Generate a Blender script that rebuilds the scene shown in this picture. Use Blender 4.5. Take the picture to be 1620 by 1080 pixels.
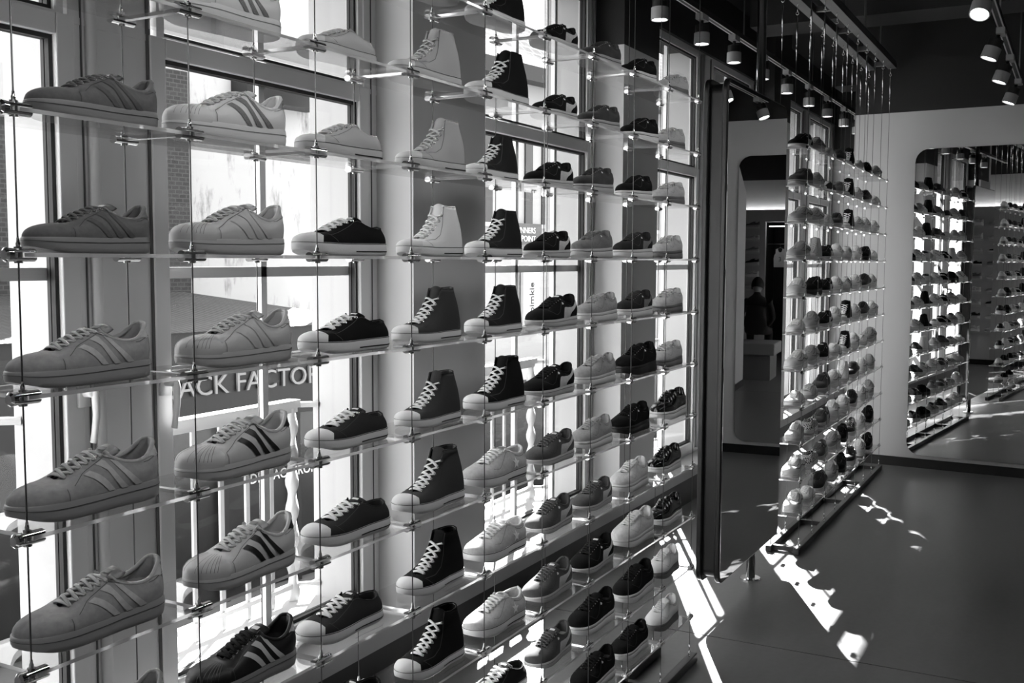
import bpy, bmesh, math, random
from mathutils import Vector, Matrix
R = math.radians
random.seed(7)
for o in list(bpy.data.objects):
    bpy.data.objects.remove(o)
scene = bpy.context.scene
COL = scene.collection

# ------------------------------------------------------------------ camera
EYE = 1.59
YAW, PITCH, ROLL = R(28.2409), R(-4.3764), R(0.2007)
fwd = Vector((math.cos(PITCH)*math.cos(YAW), math.cos(PITCH)*math.sin(YAW), math.sin(PITCH)))
rgt = fwd.cross(Vector((0, 0, 1))).normalized()
upv = rgt.cross(fwd)
r2 = math.cos(ROLL)*rgt + math.sin(ROLL)*upv
u2 = -math.sin(ROLL)*rgt + math.cos(ROLL)*upv
cam_data = bpy.data.cameras.new('camera')
cam = bpy.data.objects.new('camera', cam_data)
COL.objects.link(cam)
mw = Matrix.Identity(4)
for i in range(3):
    mw[i][0] = r2[i]; mw[i][1] = u2[i]; mw[i][2] = -fwd[i]; mw[i][3] = (0, 0, EYE)[i]
cam.matrix_world = mw
cam_data.sensor_width = 36.0
cam_data.lens = 1668.6/1620*36.0
cam_data.clip_start = 0.02
cam_data.clip_end = 200
scene.camera = cam

# ------------------------------------------------------------------ world, sun, exposure
world = bpy.data.worlds.new('sky')
scene.world = world
world.use_nodes = True
wn = world.node_tree
wn.nodes.clear()
wo = wn.nodes.new('ShaderNodeOutputWorld')
wb = wn.nodes.new('ShaderNodeBackground')
wb.inputs[0].default_value = (1, 1, 1, 1)
wb.inputs[1].default_value = 3.1
wn.links.new(wb.outputs[0], wo.inputs[0])
SUN_DIR = Vector((-1.415, -0.70, -1.0)).normalized()
sd = bpy.data.lights.new('sun', 'SUN')
sd.energy = 55.0
sd.angle = R(0.55)
sun = bpy.data.objects.new('sun', sd)
sun.rotation_euler = SUN_DIR.to_track_quat('-Z', 'Y').to_euler()
sun.location = (6, 6, 8)
COL.objects.link(sun)
scene.view_settings.view_transform = 'Standard'
scene.view_settings.look = 'None'
scene.view_settings.exposure = 0.33
scene.view_settings.gamma = 1.0
scene.view_settings.use_curve_mapping = False
try:
    scene.cycles.max_bounces = 10
    scene.cycles.transparent_max_bounces = 48
    scene.cycles.glossy_bounces = 6
    scene.cycles.diffuse_bounces = 4
    scene.cycles.sample_clamp_indirect = 6.0
    scene.cycles.caustics_reflective = False
    scene.cycles.caustics_refractive = False
except Exception:
    pass

# ------------------------------------------------------------------ materials
def g(s):
    return s/12.92 if s <= 0.04045 else ((s+0.055)/1.055)**2.4
MATS = {}
def mat(name, v, rough=0.6, metal=0.0, bump=None, spec=0.5, var=0.0, vscale=30.0, sheen=0.0):
    """v is the grey seen in srgb; bump=(kind, scale, strength, distance)"""
    if name in MATS: return MATS[name]
    m = bpy.data.materials.new(name); m.use_nodes = True
    nt = m.node_tree; b = nt.nodes['Principled BSDF']
    c = g(v)
    b.inputs['Base Color'].default_value = (c, c, c, 1)
    b.inputs['Roughness'].default_value = rough
    b.inputs['Metallic'].default_value = metal
    b.inputs['Specular IOR Level'].default_value = spec
    if sheen: b.inputs['Sheen Weight'].default_value = sheen
    tc = nt.nodes.new('ShaderNodeTexCoord')
    if var:
        n = nt.nodes.new('ShaderNodeTexNoise'); n.inputs['Scale'].default_value = vscale; n.inputs['Detail'].default_value = 6
        nt.links.new(tc.outputs['Object'], n.inputs['Vector'])
        mr = nt.nodes.new('ShaderNodeMapRange')
        mr.inputs[1].default_value = 0.3; mr.inputs[2].default_value = 0.7
        mr.inputs[3].default_value = c*(1-var); mr.inputs[4].default_value = c*(1+var)
        nt.links.new(n.outputs[0], mr.inputs[0])
        nt.links.new(mr.outputs[0], b.inputs['Base Color'])
    if bump:
        kind, sc, st, di = bump
        if kind == 'noise':
            t = nt.nodes.new('ShaderNodeTexNoise'); t.inputs['Scale'].default_value = sc; t.inputs['Detail'].default_value = 4; out = t.outputs[0]
        elif kind == 'voronoi':
            t = nt.nodes.new('ShaderNodeTexVoronoi'); t.inputs['Scale'].default_value = sc; out = t.outputs[0]
        elif kind == 'weave':
            t = nt.nodes.new('ShaderNodeTexMagic'); t.inputs['Scale'].default_value = sc; out = t.outputs[0]
        elif kind == 'wave':
            t = nt.nodes.new('ShaderNodeTexWave'); t.inputs['Scale'].default_value = sc; out = t.outputs['Fac'] if 'Fac' in t.outputs else t.outputs[1]
        elif kind == 'brick':
            t = nt.nodes.new('ShaderNodeTexBrick'); t.inputs['Scale'].default_value = sc; out = t.outputs['Fac']
        nt.links.new(tc.outputs['Object'], t.inputs['Vector'])
        bp = nt.nodes.new('ShaderNodeBump'); bp.inputs['Strength'].default_value = st; bp.inputs['Distance'].default_value = di
        nt.links.new(out, bp.inputs['Height']); nt.links.new(bp.outputs[0], b.inputs['Normal'])
    MATS[name] = m
    return m
def mat_emit(name, v, strength):
    m = bpy.data.materials.new(name); m.use_nodes = True
    b = m.node_tree.nodes['Principled BSDF']
    b.inputs['Base Color'].default_value = (v, v, v, 1)
    b.inputs['Emission Color'].default_value = (1, 1, 1, 1)
    b.inputs['Emission Strength'].default_value = strength
    MATS[name] = m
    return m
def mat_pane(name, tint=0.97, ior=1.5, gloss_rough=0.0):
    """clear pane: see-through with fresnel reflection, same from every side"""
    m = bpy.data.materials.new(name); m.use_nodes = True
    nt = m.node_tree; nt.nodes.clear()
    out = nt.nodes.new('ShaderNodeOutputMaterial'); mx = nt.nodes.new('ShaderNodeMixShader')
    tr = nt.nodes.new('ShaderNodeBsdfTransparent'); tr.inputs[0].default_value = (tint, tint, tint, 1)
    gl = nt.nodes.new('ShaderNodeBsdfGlossy'); gl.inputs['Roughness'].default_value = gloss_rough
    lw = nt.nodes.new('ShaderNodeFresnel')
    ge = nt.nodes.new('ShaderNodeNewGeometry'); mr = nt.nodes.new('ShaderNodeMapRange')   # same index seen from inside the slab
    mr.inputs[3].default_value = ior; mr.inputs[4].default_value = 1/ior
    nt.links.new(ge.outputs['Backfacing'], mr.inputs[0]); nt.links.new(mr.outputs[0], lw.inputs['IOR'])
    nt.links.new(lw.outputs[0], mx.inputs[0]); nt.links.new(tr.outputs[0], mx.inputs[1]); nt.links.new(gl.outputs[0], mx.inputs[2])
    nt.links.new(mx.outputs[0], out.inputs[0])
    MATS[name] = m
    return m
mat_pane('window_glass', 0.97, 1.25)
mat_pane('shelf_glass', 0.965, 1.45)
def mat_edge():  # white scattering stands in for daylight guided through the glass
    m = bpy.data.materials.new('shelf_edge'); m.use_nodes = True
    nt = m.node_tree; nt.nodes.clear()
    out = nt.nodes.new('ShaderNodeOutputMaterial'); mx = nt.nodes.new('ShaderNodeMixShader'); m2 = nt.nodes.new('ShaderNodeMixShader')
    df = nt.nodes.new('ShaderNodeBsdfDiffuse'); df.inputs[0].default_value = (.9, .9, .9, 1)
    tl = nt.nodes.new('ShaderNodeBsdfTranslucent'); tl.inputs[0].default_value = (.95, .95, .95, 1)
    gl = nt.nodes.new('ShaderNodeBsdfGlossy'); gl.inputs['Roughness'].default_value = 0.15
    mx.inputs[0].default_value = 0.85; m2.inputs[0].default_value = 0.12
    nt.links.new(df.outputs[0], mx.inputs[1]); nt.links.new(tl.outputs[0], mx.inputs[2])
    nt.links.new(mx.outputs[0], m2.inputs[1]); nt.links.new(gl.outputs[0], m2.inputs[2])
    m3 = nt.nodes.new('ShaderNodeMixShader'); m3.inputs[0].default_value = 0.55
    tr = nt.nodes.new('ShaderNodeBsdfRefraction'); tr.inputs['IOR'].default_value = 1.45; tr.inputs['Roughness'].default_value = 0.12
    nt.links.new(m2.outputs[0], m3.inputs[1]); nt.links.new(tr.outputs[0], m3.inputs[2])
    nt.links.new(m3.outputs[0], out.inputs[0])
    MATS['shelf_edge'] = m
mat_edge()
mat('chrome', 0.92, 0.12, 1.0)
mat('steel', 0.75, 0.3, 1.0)
mat('cable_steel', 0.45, 0.4, 1.0)
mat('mirror', 0.93, 0.0, 1.0)
mat('frame_white', 0.84, 0.35)
mat('gasket', 0.10, 0.6)
mat('gap_grey', 0.34, 0.6)
mat('bar_white', 0.93, 0.4)
mat('paint_black', 0.10, 0.7)
mat('plinth_black', 0.06, 0.45)
mat('wall_grey', 0.80, 0.85, bump=('noise', 60, 0.05, 0.002))
mat('wall_white', 0.75, 0.8, bump=('noise', 60, 0.05, 0.002))
mat('sill_stone', 0.60, 0.3, var=0.05, vscale=6)
mat('outer_render', 0.64, 0.9)
mat('slab_edge', 0.1, 0.9)
mat('black_metal', 0.06, 0.35)
mat('dark_steel', 0.30, 0.35, 0.8)
mat('rail_grey', 0.42, 0.4, 0.5)
mat('lamp_grey', 0.62, 0.5)
mat('lamp_black', 0.08, 0.5)
mat('ceiling_black', 0.07, 0.9)
mat('beam_grey', 0.22, 0.9)
mat('handle_white', 0.85, 0.3)
def concrete():
    m = bpy.data.materials.new('polished_concrete'); m.use_nodes = True
    nt = m.node_tree; b = nt.nodes['Principled BSDF']
    tc = nt.nodes.new('ShaderNodeTexCoord')
    n1 = nt.nodes.new('ShaderNodeTexNoise'); n1.inputs['Scale'].default_value = 1.4; n1.inputs['Detail'].default_value = 8; n1.inputs['Roughness'].default_value = 0.6
    n2 = nt.nodes.new('ShaderNodeTexNoise'); n2.inputs['Scale'].default_value = 40; n2.inputs['Detail'].default_value = 5
    mp = nt.nodes.new('ShaderNodeMapping'); mp.inputs['Scale'].default_value = (1, 3, 1)
    nt.links.new(tc.outputs['Object'], mp.inputs[0])
    nt.links.new(mp.outputs[0], n1.inputs['Vector']); nt.links.new(tc.outputs['Object'], n2.inputs['Vector'])
    ad = nt.nodes.new('ShaderNodeMath'); ad.operation = 'MULTIPLY_ADD'; ad.inputs[1].default_value = 0.25
    nt.links.new(n2.outputs[0], ad.inputs[0]); nt.links.new(n1.outputs[0], ad.inputs[2])
    mr = nt.nodes.new('ShaderNodeMapRange'); mr.inputs[1].default_value = 0.4; mr.inputs[2].default_value = 0.9
    mr.inputs[3].default_value = 0.070; mr.inputs[4].default_value = 0.135
    nt.links.new(ad.outputs[0], mr.inputs[0]); nt.links.new(mr.outputs[0], b.inputs['Base Color'])
    r = nt.nodes.new('ShaderNodeMapRange'); r.inputs[3].default_value = 0.28; r.inputs[4].default_value = 0.46
    nt.links.new(n1.outputs[0], r.inputs[0]); nt.links.new(r.outputs[0], b.inputs['Roughness'])
    MATS['polished_concrete'] = m
concrete()

# ------------------------------------------------------------------ mesh helpers
class MB:
    def __init__(self): self.v = []; self.f = []; self.m = []
    def add(self, vs, fs, mi=0):
        k = len(self.v); self.v += [tuple(p) for p in vs]
        for f in fs: self.f.append(tuple(i+k for i in f)); self.m.append(mi)
    def box(self, a, b, mi=0):
        x0, y0, z0 = a; x1, y1, z1 = b
        if x0 > x1: x0, x1 = x1, x0
        if y0 > y1: y0, y1 = y1, y0
        if z0 > z1: z0, z1 = z1, z0
        self.add([(x0,y0,z0),(x1,y0,z0),(x1,y1,z0),(x0,y1,z0),(x0,y0,z1),(x1,y0,z1),(x1,y1,z1),(x0,y1,z1)],
                 [(0,3,2,1),(4,5,6,7),(0,1,5,4),(1,2,6,5),(2,3,7,6),(3,0,4,7)], mi)
        return self
    def tube(self, pts, r, n=8, ell=None, up=None, cap=True, mi=0):
        """swept tube; r number or list; ell=(a,b) scales for flattened section, b along up"""
        pts = [Vector(p) for p in pts]; N = len(pts); vs = []
        for i, p in enumerate(pts):
            t = (pts[min(i+1, N-1)]-pts[max(i-1, 0)]).normalized()
            ref = Vector(up) if up is not None else (Vector((0,0,1)) if abs(t.z) < 0.9 else Vector((1,0,0)))
            a = t.cross(ref).normalized(); b = a.cross(t)
            rr = r[i] if isinstance(r, (list, tuple)) else r
            ea, eb = ell if ell else (1, 1)
            for k in range(n):
                an = 2*math.pi*k/n
                vs.append(p+a*math.cos(an)*rr*ea+b*math.sin(an)*rr*eb)
        fs = []
        for i in range(N-1):
            for k in range(n):
                k2 = (k+1) % n
                fs.append((i*n+k, i*n+k2, (i+1)*n+k2, (i+1)*n+k))
        if cap: fs.append(tuple(range(n))[::-1]); fs.append(tuple((N-1)*n+k for k in range(n)))
        self.add(vs, fs, mi); return self
    def cyl(self, p, q, r, n=12, mi=0): return self.tube([p, q], r, n, mi=mi)
    def torus(self, c, nrm, R_, r, n=14, m=6, mi=0):
        c = Vector(c); nrm = Vector(nrm).normalized(); a = nrm.orthogonal().normalized(); b = nrm.cross(a)
        vs = []; fs = []
        for i in range(n):
            an = 2*math.pi*i/n; d = a*math.cos(an)+b*math.sin(an)
            for k in range(m):
                am = 2*math.pi*k/m
                vs.append(c+d*(R_+r*math.cos(am))+nrm*r*math.sin(am))
        for i in range(n):
            for k in range(m):
                fs.append((i*m+k, ((i+1) % n)*m+k, ((i+1) % n)*m+(k+1) % m, i*m+(k+1) % m))
        self.add(vs, fs, mi); return self
    def prism(self, poly, ax, a, b, mi=0):
        """extrude 2D polygon along axis ax ('x','y','z') from a to b"""
        n = len(poly)
        def P(u, w, t): return {'x': (t,u,w), 'y': (u,t,w), 'z': (u,w,t)}[ax]
        vs = [P(u,w,a) for u,w in poly]+[P(u,w,b) for u,w in poly]
        fs = [tuple(range(n)), tuple(range(2*n-1, n-1, -1))]+[(i, i+n, (i+1) % n+n, (i+1) % n) for i in range(n)]
        self.add(vs, fs, mi); return self
    def mesh(self, name, smooth=False, fixn=True, weld=0):
        me = bpy.data.meshes.new(name); me.from_pydata(self.v, [], self.f)
        for i, p in enumerate(me.polygons): p.material_index = self.m[i]
        if fixn:
            bm = bmesh.new(); bm.from_mesh(me)
            if weld: bmesh.ops.remove_doubles(bm, verts=bm.verts, dist=weld)
            bmesh.ops.recalc_face_normals(bm, faces=bm.faces); bm.to_mesh(me); bm.free()
        if smooth:
            for p in me.polygons: p.use_smooth = True
        me.update(); return me
def link(name, me, mats, parent=None, loc=None):
    o = bpy.data.objects.new(name, me); COL.objects.link(o)
    if parent is not None: o.parent = parent
    if loc is not None: o.location = loc
    if not isinstance(mats, (list, tuple)): mats = [mats]
    while len(me.materials) < len(mats): me.materials.append(None)
    for i, m in enumerate(mats):
        o.material_slots[i].link = 'OBJECT'
        o.material_slots[i].material = MATS[m] if isinstance(m, str) else m
    return o
def obj(name, mb, m, parent=None, smooth=False, loc=None):
    return link(name, mb.mesh(name, smooth), m, parent, loc)
def auto_smooth(o, ang=35):
    me = o.data
    bm = bmesh.new(); bm.from_mesh(me)
    for f in bm.faces: f.smooth = True
    for e in bm.edges:
        if len(e.link_faces) == 2 and e.calc_face_angle(0) > R(ang): e.smooth = False
    bm.to_mesh(me); bm.free()
def empty(name, loc=(0,0,0), rz=0):
    o = bpy.data.objects.new(name, None); COL.objects.link(o); o.location = loc; o.rotation_euler = (0,0,rz); o.empty_display_size = 0.05
    return o
def tag(o, label=None, cat=None, group=None, kind=None):
    if label: o['label'] = label
    if cat: o['category'] = cat
    if group: o['group'] = group
    if kind: o['kind'] = kind
    return o
def struct(name, mb, m, parent=None, smooth=False):
    o = obj(name, mb, m, parent, smooth)
    if parent is None: o['kind'] = 'structure'
    return o
def copy_tree(o, parent=None):
    c = o.copy(); COL.objects.link(c)
    if parent is not None: c.parent = parent
    for ch in list(o.children): copy_tree(ch, c)
    return c
def rrect(x0, x1, z0, z1, r, n=6):
    pts = []
    for cx, cz, a0 in ((x1-r, z1-r, 0), (x0+r, z1-r, 90), (x0+r, z0+r, 180), (x1-r, z0+r, 270)):
        for i in range(n+1):
            a = R(a0+90*i/n); pts.append((cx+r*math.cos(a), cz+r*math.sin(a)))
    return pts
def text_mesh(s, size, depth, align='LEFT'):
    cu = bpy.data.curves.new('t', 'FONT'); cu.body = s; cu.size = size; cu.extrude = depth; cu.align_x = align; cu.resolution_u = 3
    o = bpy.data.objects.new('t', cu); COL.objects.link(o)
    bpy.context.view_layer.update()
    dg = bpy.context.evaluated_depsgraph_get()
    me = bpy.data.meshes.new_from_object(o.evaluated_get(dg))
    bpy.data.objects.remove(o); bpy.data.curves.remove(cu)
    me.materials.clear()
    return me

# ================================================================== STRUCTURE
YW = 2.22          # inner face of window wall
# ---- floor slabs
fl = MB(); fl.box((-0.75, -5.1, -0.25), (11.84, 3.2, -0.012)); FLOOR = struct('floor', fl, 'slab_edge')
xs = [-0.75, 4.262, 8.87, 11.84]
for i in range(3):
    for (ya, yb) in ((-5.1, -1.6), (-1.6, 3.1)):
        s = MB(); s.box((xs[i]+0.0035, ya+0.002, -0.012), (xs[i+1]-0.0035, yb-0.002, 0.0))
        obj('floor_slab', s, 'polished_concrete', FLOOR)
# ---- ceiling and beams
c = MB(); c.box((-1.3, -5.1, 3.5), (11.84, 3.2, 3.6)); struct('ceiling', c, 'ceiling_black')
for n, x0 in enumerate((1.70, 4.70, 7.76, 10.72)):
    b = MB(); b.box((x0, -5.1, 3.3), (x0+0.40, 2.2, 3.5)); struct('trim_%d' % (n+1), b, 'beam_grey')
# ---- window wall: piers inside, rendered jambs outside
WL = empty('wall_left'); tag(WL, kind='structure')
inner = [(0.29, 0.84), (3.345, 3.889), (5.405, 5.943), (8.58, 9.12)]
for a, b in inner:
    p = MB(); p.box((a, YW, 0.233), (b, 2.44, 2.76)); obj('pier', p, 'wall_grey', WL)
    p = MB(); p.box((a, YW, 2.76), (b, 2.44, 3.5)); obj('pier', p, 'paint_black', WL)
outer = [(0.25, 0.92), (1.955, 2.22), (3.285, 3.95), (5.34, 6.12), (7.18, 7.44), (8.51, 9.19), (10.30, 10.53), (11.56, 11.84)]
for a, b in outer:
    p = MB(); p.box((a, 2.44, 0.0), (b, 2.66, 3.9)); obj('outer_jamb', p, 'outer_render', WL)
p = MB(); p.box((0.17, 2.22, 0.0), (0.29, 3.2, 3.5)); obj('return_wall', p, 'wall_white', WL)
p = MB(); p.box((-0.75, 3.1, 0.0), (0.17, 3.2, 3.5)); obj('alcove_wall', p, 'wall_white', WL)
p = MB(); p.box((0.29, 2.36, 3.045), (11.84, 2.66, 3.9)); obj('lintel', p, 'paint_black', WL)
p = MB(); p.box((0.29, 2.44, -1.0), (11.84, 2.66, 0.2)); obj('outer_wall', p, 'outer_render', WL)
p = MB(); p.box((0.29, YW, 0.0), (11.84, 2.44, 0.17)); struct('baseboard_left', p, 'plinth_black')
p = MB(); p.box((0.29, YW-0.012, 0.17), (11.84, 2.44, 0.233)); struct('trim_5', p, 'sill_stone')
p = MB(); p.box((0.29, 2.44, 0.2), (11.84, 2.80, 0.245)); struct('trim_6', p, 'outer_render')

# ---- windows
def ring(mb, x0, x1, z0, z1, w, ya, yb, mi=0):
    """frame lying outside the rectangle x0..x1, z0..z1"""
    mb.box((x0-w, ya, z0-w), (x0, yb, z1+w), mi); mb.box((x1, ya, z0-w), (x1+w, yb, z1+w), mi)
    mb.box((x0, ya, z0-w), (x1, yb, z0), mi); mb.box((x0, ya, z1), (x1, yb, z1+w), mi)
wins = [(0.97, 1.893, [1.43]), (2.292, 3.212, [2.745]), (4.02, 5.268, [4.56, 4.985]),
        (6.19, 7.112, [6.65]), (7.50, 8.442, [7.97]), (9.28, 10.20, [9.74]), (10.60, 11.47, [11.03])]
handles = {0: 1.955, 1: 2.245}
for n, (x0, x1, bars) in enumerate(wins):
    W = empty('window_%d' % (n+1), ((x0+x1)/2, 2.40, 0.24)); tag(W, kind='structure')
    T = Matrix.Translation((-(x0+x1)/2, -2.40, -0.24))
    def put(name, mb, m, par=W, smooth=False):
        o = obj(name, mb, m, par, smooth)
        if par is W: o.data.transform(T)
        return o
    for (z0, z1) in ((0.324, 2.163), (2.250, 2.983)):
        low = z0 < 1
        s = MB(); ring(s, x0-0.012, x1+0.012, z0-0.012, z1+0.012, 0.058 if low else 0.028, 2.375 if low else 2.381, 2.435)
        sash = put('sash', s, 'frame_white')
        if low: bv = sash.modifiers.new('b', 'BEVEL'); bv.width = 0.004; bv.segments = 2
        s = MB(); ring(s, x0, x1, z0, z1, 0.013, 2.392, 2.408); put('gasket', s, 'gasket')
        s = MB(); ring(s, x0, x1, z0, z1, 0.013, 2.412, 2.424); put('gasket', s, 'gasket')
        s = MB(); s.box((x0-0.01, 2.408, z0-0.01), (x1+0.01, 2.412, z1+0.01)); put('glass_pane', s, 'window_glass')
        for bx in bars:
            s = MB(); s.box((bx-0.014, 2.425, z0-0.01), (bx+0.014, 2.447, z1+0.01)); put('glazing_bar', s, 'bar_white')
        if low:
            s = MB(); s.box((x0-0.012, 2.425, 1.533), (x1+0.012, 2.443, 1.567)); put('glazing_bar', s, 'bar_white')
    if n in handles:
        hx = handles[n]
        s = MB(); s.box((hx-0.017, 2.363, 1.19), (hx+0.017, 2.376, 1.265)); s.cyl((hx, 2.365, 1.228), (hx, 2.325, 1.228), 0.011)
        hd = put('window_handle', s, 'handle_white', W, True)
        s = MB(); s.tube([(hx, 2.325, 1.236), (hx, 2.322, 1.215), (hx+0.004, 2.326, 1.17), (hx+0.002, 2.332, 1.12), (hx, 2.335, 1.095)],
                         [0.011, 0.013, 0.011, 0.010, 0.011], 10, ell=(1.0, .75))
        lv = obj('lever', s, 'handle_white', hd, True); lv.data.transform(T)
# fixed frame between sashes and piers
fx = [(0.84, 0.905), (1.955, 2.228), (3.275, 3.345), (3.889, 3.955), (5.333, 5.405), (5.943, 6.125), (7.175, 7.437), (8.505, 8.58), (9.12, 9.215), (10.265, 10.535), (11.535, 11.72)]
F = empty('trim_7', (0, 0, 0)); tag(F, kind='structure')
for a, b in fx:
    if b < a: continue
    s = MB(); s.box((a-0.004, 2.388, 0.233), (b+0.004, 2.445, 3.05)); obj('frame_post', s, 'frame_white', F)
    if b-a > 0.15:
        s = MB(); s.tube([(a+0.066, 2.384, 0.26), (a+0.066, 2.384, 3.03)], 0.017, 14); obj('cover_strip', s, 'frame_white', F, True)
        s = MB(); s.box((b-0.012, 2.380, 0.26), (b, 2.389, 3.03)); obj('gap_seal', s, 'gap_grey', F)
        s = MB(); s.box((a+0.034, 2.384, 0.26), (a+0.038, 2.389, 3.03)); obj('gap_seal', s, 'gap_grey', F)
    else:
        s = MB(); s.box(((a+b)/2-0.002, 2.385, 0.26), ((a+b)/2+0.002, 2.389, 3.03)); obj('gap_seal', s, 'gap_grey', F)
for a, b in ((0.84, 3.345), (3.889, 5.405), (5.943, 8.58), (9.12, 11.72)):
    for z0, z1 in ((0.233, 0.262), (2.215, 2.222+0.012), (3.02, 3.05)):
        s = MB(); s.box((a, 2.386, z0), (b, 2.445, z1)); obj('frame_rail', s, 'frame_white', F)

# ---- end wall with the big mirror (turned a few degrees off square)
EW = empty('wall_end', (8.63, 1.18, 0), R(-3.4)); tag(EW, kind='structure')
s = MB(); s.box((0, -1.78, 0.0), (0.12, 0.422, 2.735)); obj('partition', s, 'wall_white', EW)
s = MB(); s.box((0.0, -1.78, 2.735), (0.12, 0.422, 3.5)); obj('upper_band', s, 'paint_black', EW)
s = MB(); s.box((-0.012, -1.74, 0.0), (0.0, 0.422, 0.072)); obj('skirting', s, 'plinth_black', EW)
s = MB(); s.prism(rrect(-0.985, -0.042, 0.10, 2.447, 0.10), 'x', -0.012, 0.0); mo = obj('wall_mirror', s, 'mirror')
mo.location = (8.63-0.0015, 1.18, 0); mo.rotation_euler = (0, 0, R(-3.4))
tag(mo, 'tall wall mirror with rounded corners on the white end wall', 'mirror')
# ---- far wall, right wall, back wall
s = MB(); s.box((11.72, -5.1, 0.0), (11.84, 2.44, 2.76)); fw = struct('wall_far', s, 'wall_white')
s = MB(); s.box((11.72, -5.1, 2.76), (11.84, 2.44, 3.5)); obj('upper_band', s, 'paint_black', fw)
RW = empty('wall_right', (3.70, -0.51, 0)); tag(RW, kind='structure')
s = MB(); s.prism([(0.0, 0.0), (4.78, 0.0), (4.78, 2.76), (0.60, 2.76), (0.0, 2.46)], 'y', -0.12, 0.0); obj('partition', s, 'wall_white', RW)
s = MB(); s.box((0.6, -0.12, 2.76), (4.78, 0.0, 3.5)); obj('upper_band', s, 'paint_black', RW)
s = MB(); s.box((0, 0.0, 0), (4.76, 0.012, 0.08)); obj('skirting', s, 'plinth_black', RW)
s = MB(); s.box((-0.6, -5.2, 0.0), (11.84, -5.1, 3.5)); struct('wall_side', s, 'wall_white')
BW = empty('wall_back', (-0.60, 0, 0)); tag(BW, kind='structure')
NA, NB = -0.87, -0.02
for (ya, yb, za, zb) in ((NB, 3.1, 0, 2.45), (NA, NB, 2.25, 2.45), (-5.1, NA, 0, 2.45)):
    s = MB(); s.box((-0.14, ya, za), (0.0, yb, zb)); obj('partition', s, 'wall_white', BW)
s = MB(); s.box((-0.26, -5.1, 2.38), (-0.20, 3.1, 2.95)); obj('cove_back', s, 'wall_white', BW)
s = MB(); s.box((-0.26, -5.1, 2.95), (-0.20, 3.1, 3.5)); obj('upper_band', s, 'paint_black', BW)
s = MB(); s.box((-0.20, -5.0, 2.38), (-0.14, 3.0, 2.40)); obj('cove_light', s, mat_emit('cove_light', .9, 20.0), BW)
s = MB(); s.box((-1.2, NA-.1, 0.0), (-1.14, NB+.1, 3.0)); obj('niche_back', s, 'paint_black', BW)
s = MB(); s.box((-1.14, NA-.06, 0.0), (-0.14, NA, 2.25)); obj('niche_side', s, 'paint_black', BW)
s = MB(); s.box((-1.14, NB, 0.0), (-0.14, NB+.06, 2.25)); obj('niche_side', s, 'paint_black', BW)
s = MB(); s.box((-1.14, NA, 2.25), (-0.14, NB, 2.31)); obj('niche_top', s, 'paint_black', BW)
s = MB(); s.box((-1.14, NA, -0.01), (-0.14, NB, 0.0)); obj('niche_floor', s, 'polished_concrete', BW)
s = MB(); s.box((-0.14, NA+.05, 2.17), (-0.08, NB-.05, 2.185)); obj('niche_light', s, mat_emit('niche_light', .9, 4.0), BW)
for ya, yb in ((NB, 3.1), (-5.1, NA)):
    s = MB(); s.box((0, ya, 0), (0.015, yb, 0.08)); obj('skirting', s, 'plinth_black', BW)

# ================================================================== LAMPS ON TRACKS
def track(x0, x1, y, z, label):
    t = empty('lighting_track', (x0, y, z)); tag(t, label, 'track')
    s = MB(); s.box((0, -0.018, 0), (x1-x0, 0.018, 0.032)); obj('rail_body', s, 'lamp_black', t)
    s = MB(); s.box((0, -0.017, -0.002), (x1-x0, -0.010, 0.0)); s.box((0, 0.010, -0.002), (x1-x0, 0.017, 0.0)); obj('conductor_strip', s, 'frame_white', t)
    k = 0.6
    while k < x1-x0:
        s = MB(); s.cyl((k, 0, 0.03), (k, 0, 3.5-z), 0.005, 8); obj('hanger_rod', s, 'steel', t); k += 2.0
mat_emit('lamp_lens', 1.0, 9.0)
def make_lamp():
    t = empty('track_spotlight')
    s = MB(); s.box((-0.055, -0.022, -0.035), (0.055, 0.022, -0.002)); obj('adapter', s, 'lamp_grey', t)
    s = MB(); s.cyl((0, 0, -0.035), (0, 0, -0.062), 0.010, 10); obj('stem', s, 'lamp_black', t, True)
    s = MB(); s.tube([(0, 0, -0.060), (0, 0, -0.063), (0, 0, -0.105), (0, 0, -0.107)], [0.030, 0.040, 0.040, 0.034], 24); o = obj('heat_sink', s, 'lamp_black', t); auto_smooth(o)
    s = MB()
    n = 28; prof = [(0.036, -0.104), (0.045, -0.107), (0.046, -0.168), (0.043, -0.172), (0.040, -0.170), (0.038, -0.160)]
    vs = []; fs = []
    for i in range(n):
        a = 2*math.pi*i/n
        for r, z in prof: vs.append((r*math.cos(a), r*math.sin(a), z))
    m = len(prof)
    for i in range(n):
        for k in range(m-1): fs.append((i*m+k, ((i+1) % n)*m+k, ((i+1) % n)*m+k+1, i*m+k+1))
    s.add(vs, fs); o = obj('lamp_head', s, 'lamp_grey', t); auto_smooth(o)
    s = MB(); s.cyl((0, 0, -0.158), (0, 0, -0.163), 0.0385, 24); obj('lens', s, 'lamp_lens', t)
    return t
lamp0 = make_lamp()
track(0.3, 11.7, 1.995, 3.022, 'long black lighting track hung above the window side of the shoe racks')
track(-0.3, 8.5, 0.43, 2.86, 'black lighting track hung over the open floor at the right')
nearest = ['nearest', 'second', 'third', 'fourth', 'fifth', 'sixth', 'seventh', 'eighth', 'ninth', 'tenth', 'eleventh', 'twelfth', 'thirteenth', 'fourteenth', 'fifteenth', 'sixteenth']
lx = [1.8, 2.5, 3.2, 3.95, 4.65, 5.34, 6.04, 6.69, 7.38, 8.07, 8.80, 9.51, 10.24, 10.89, 11.5]
lamps = []
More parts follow.
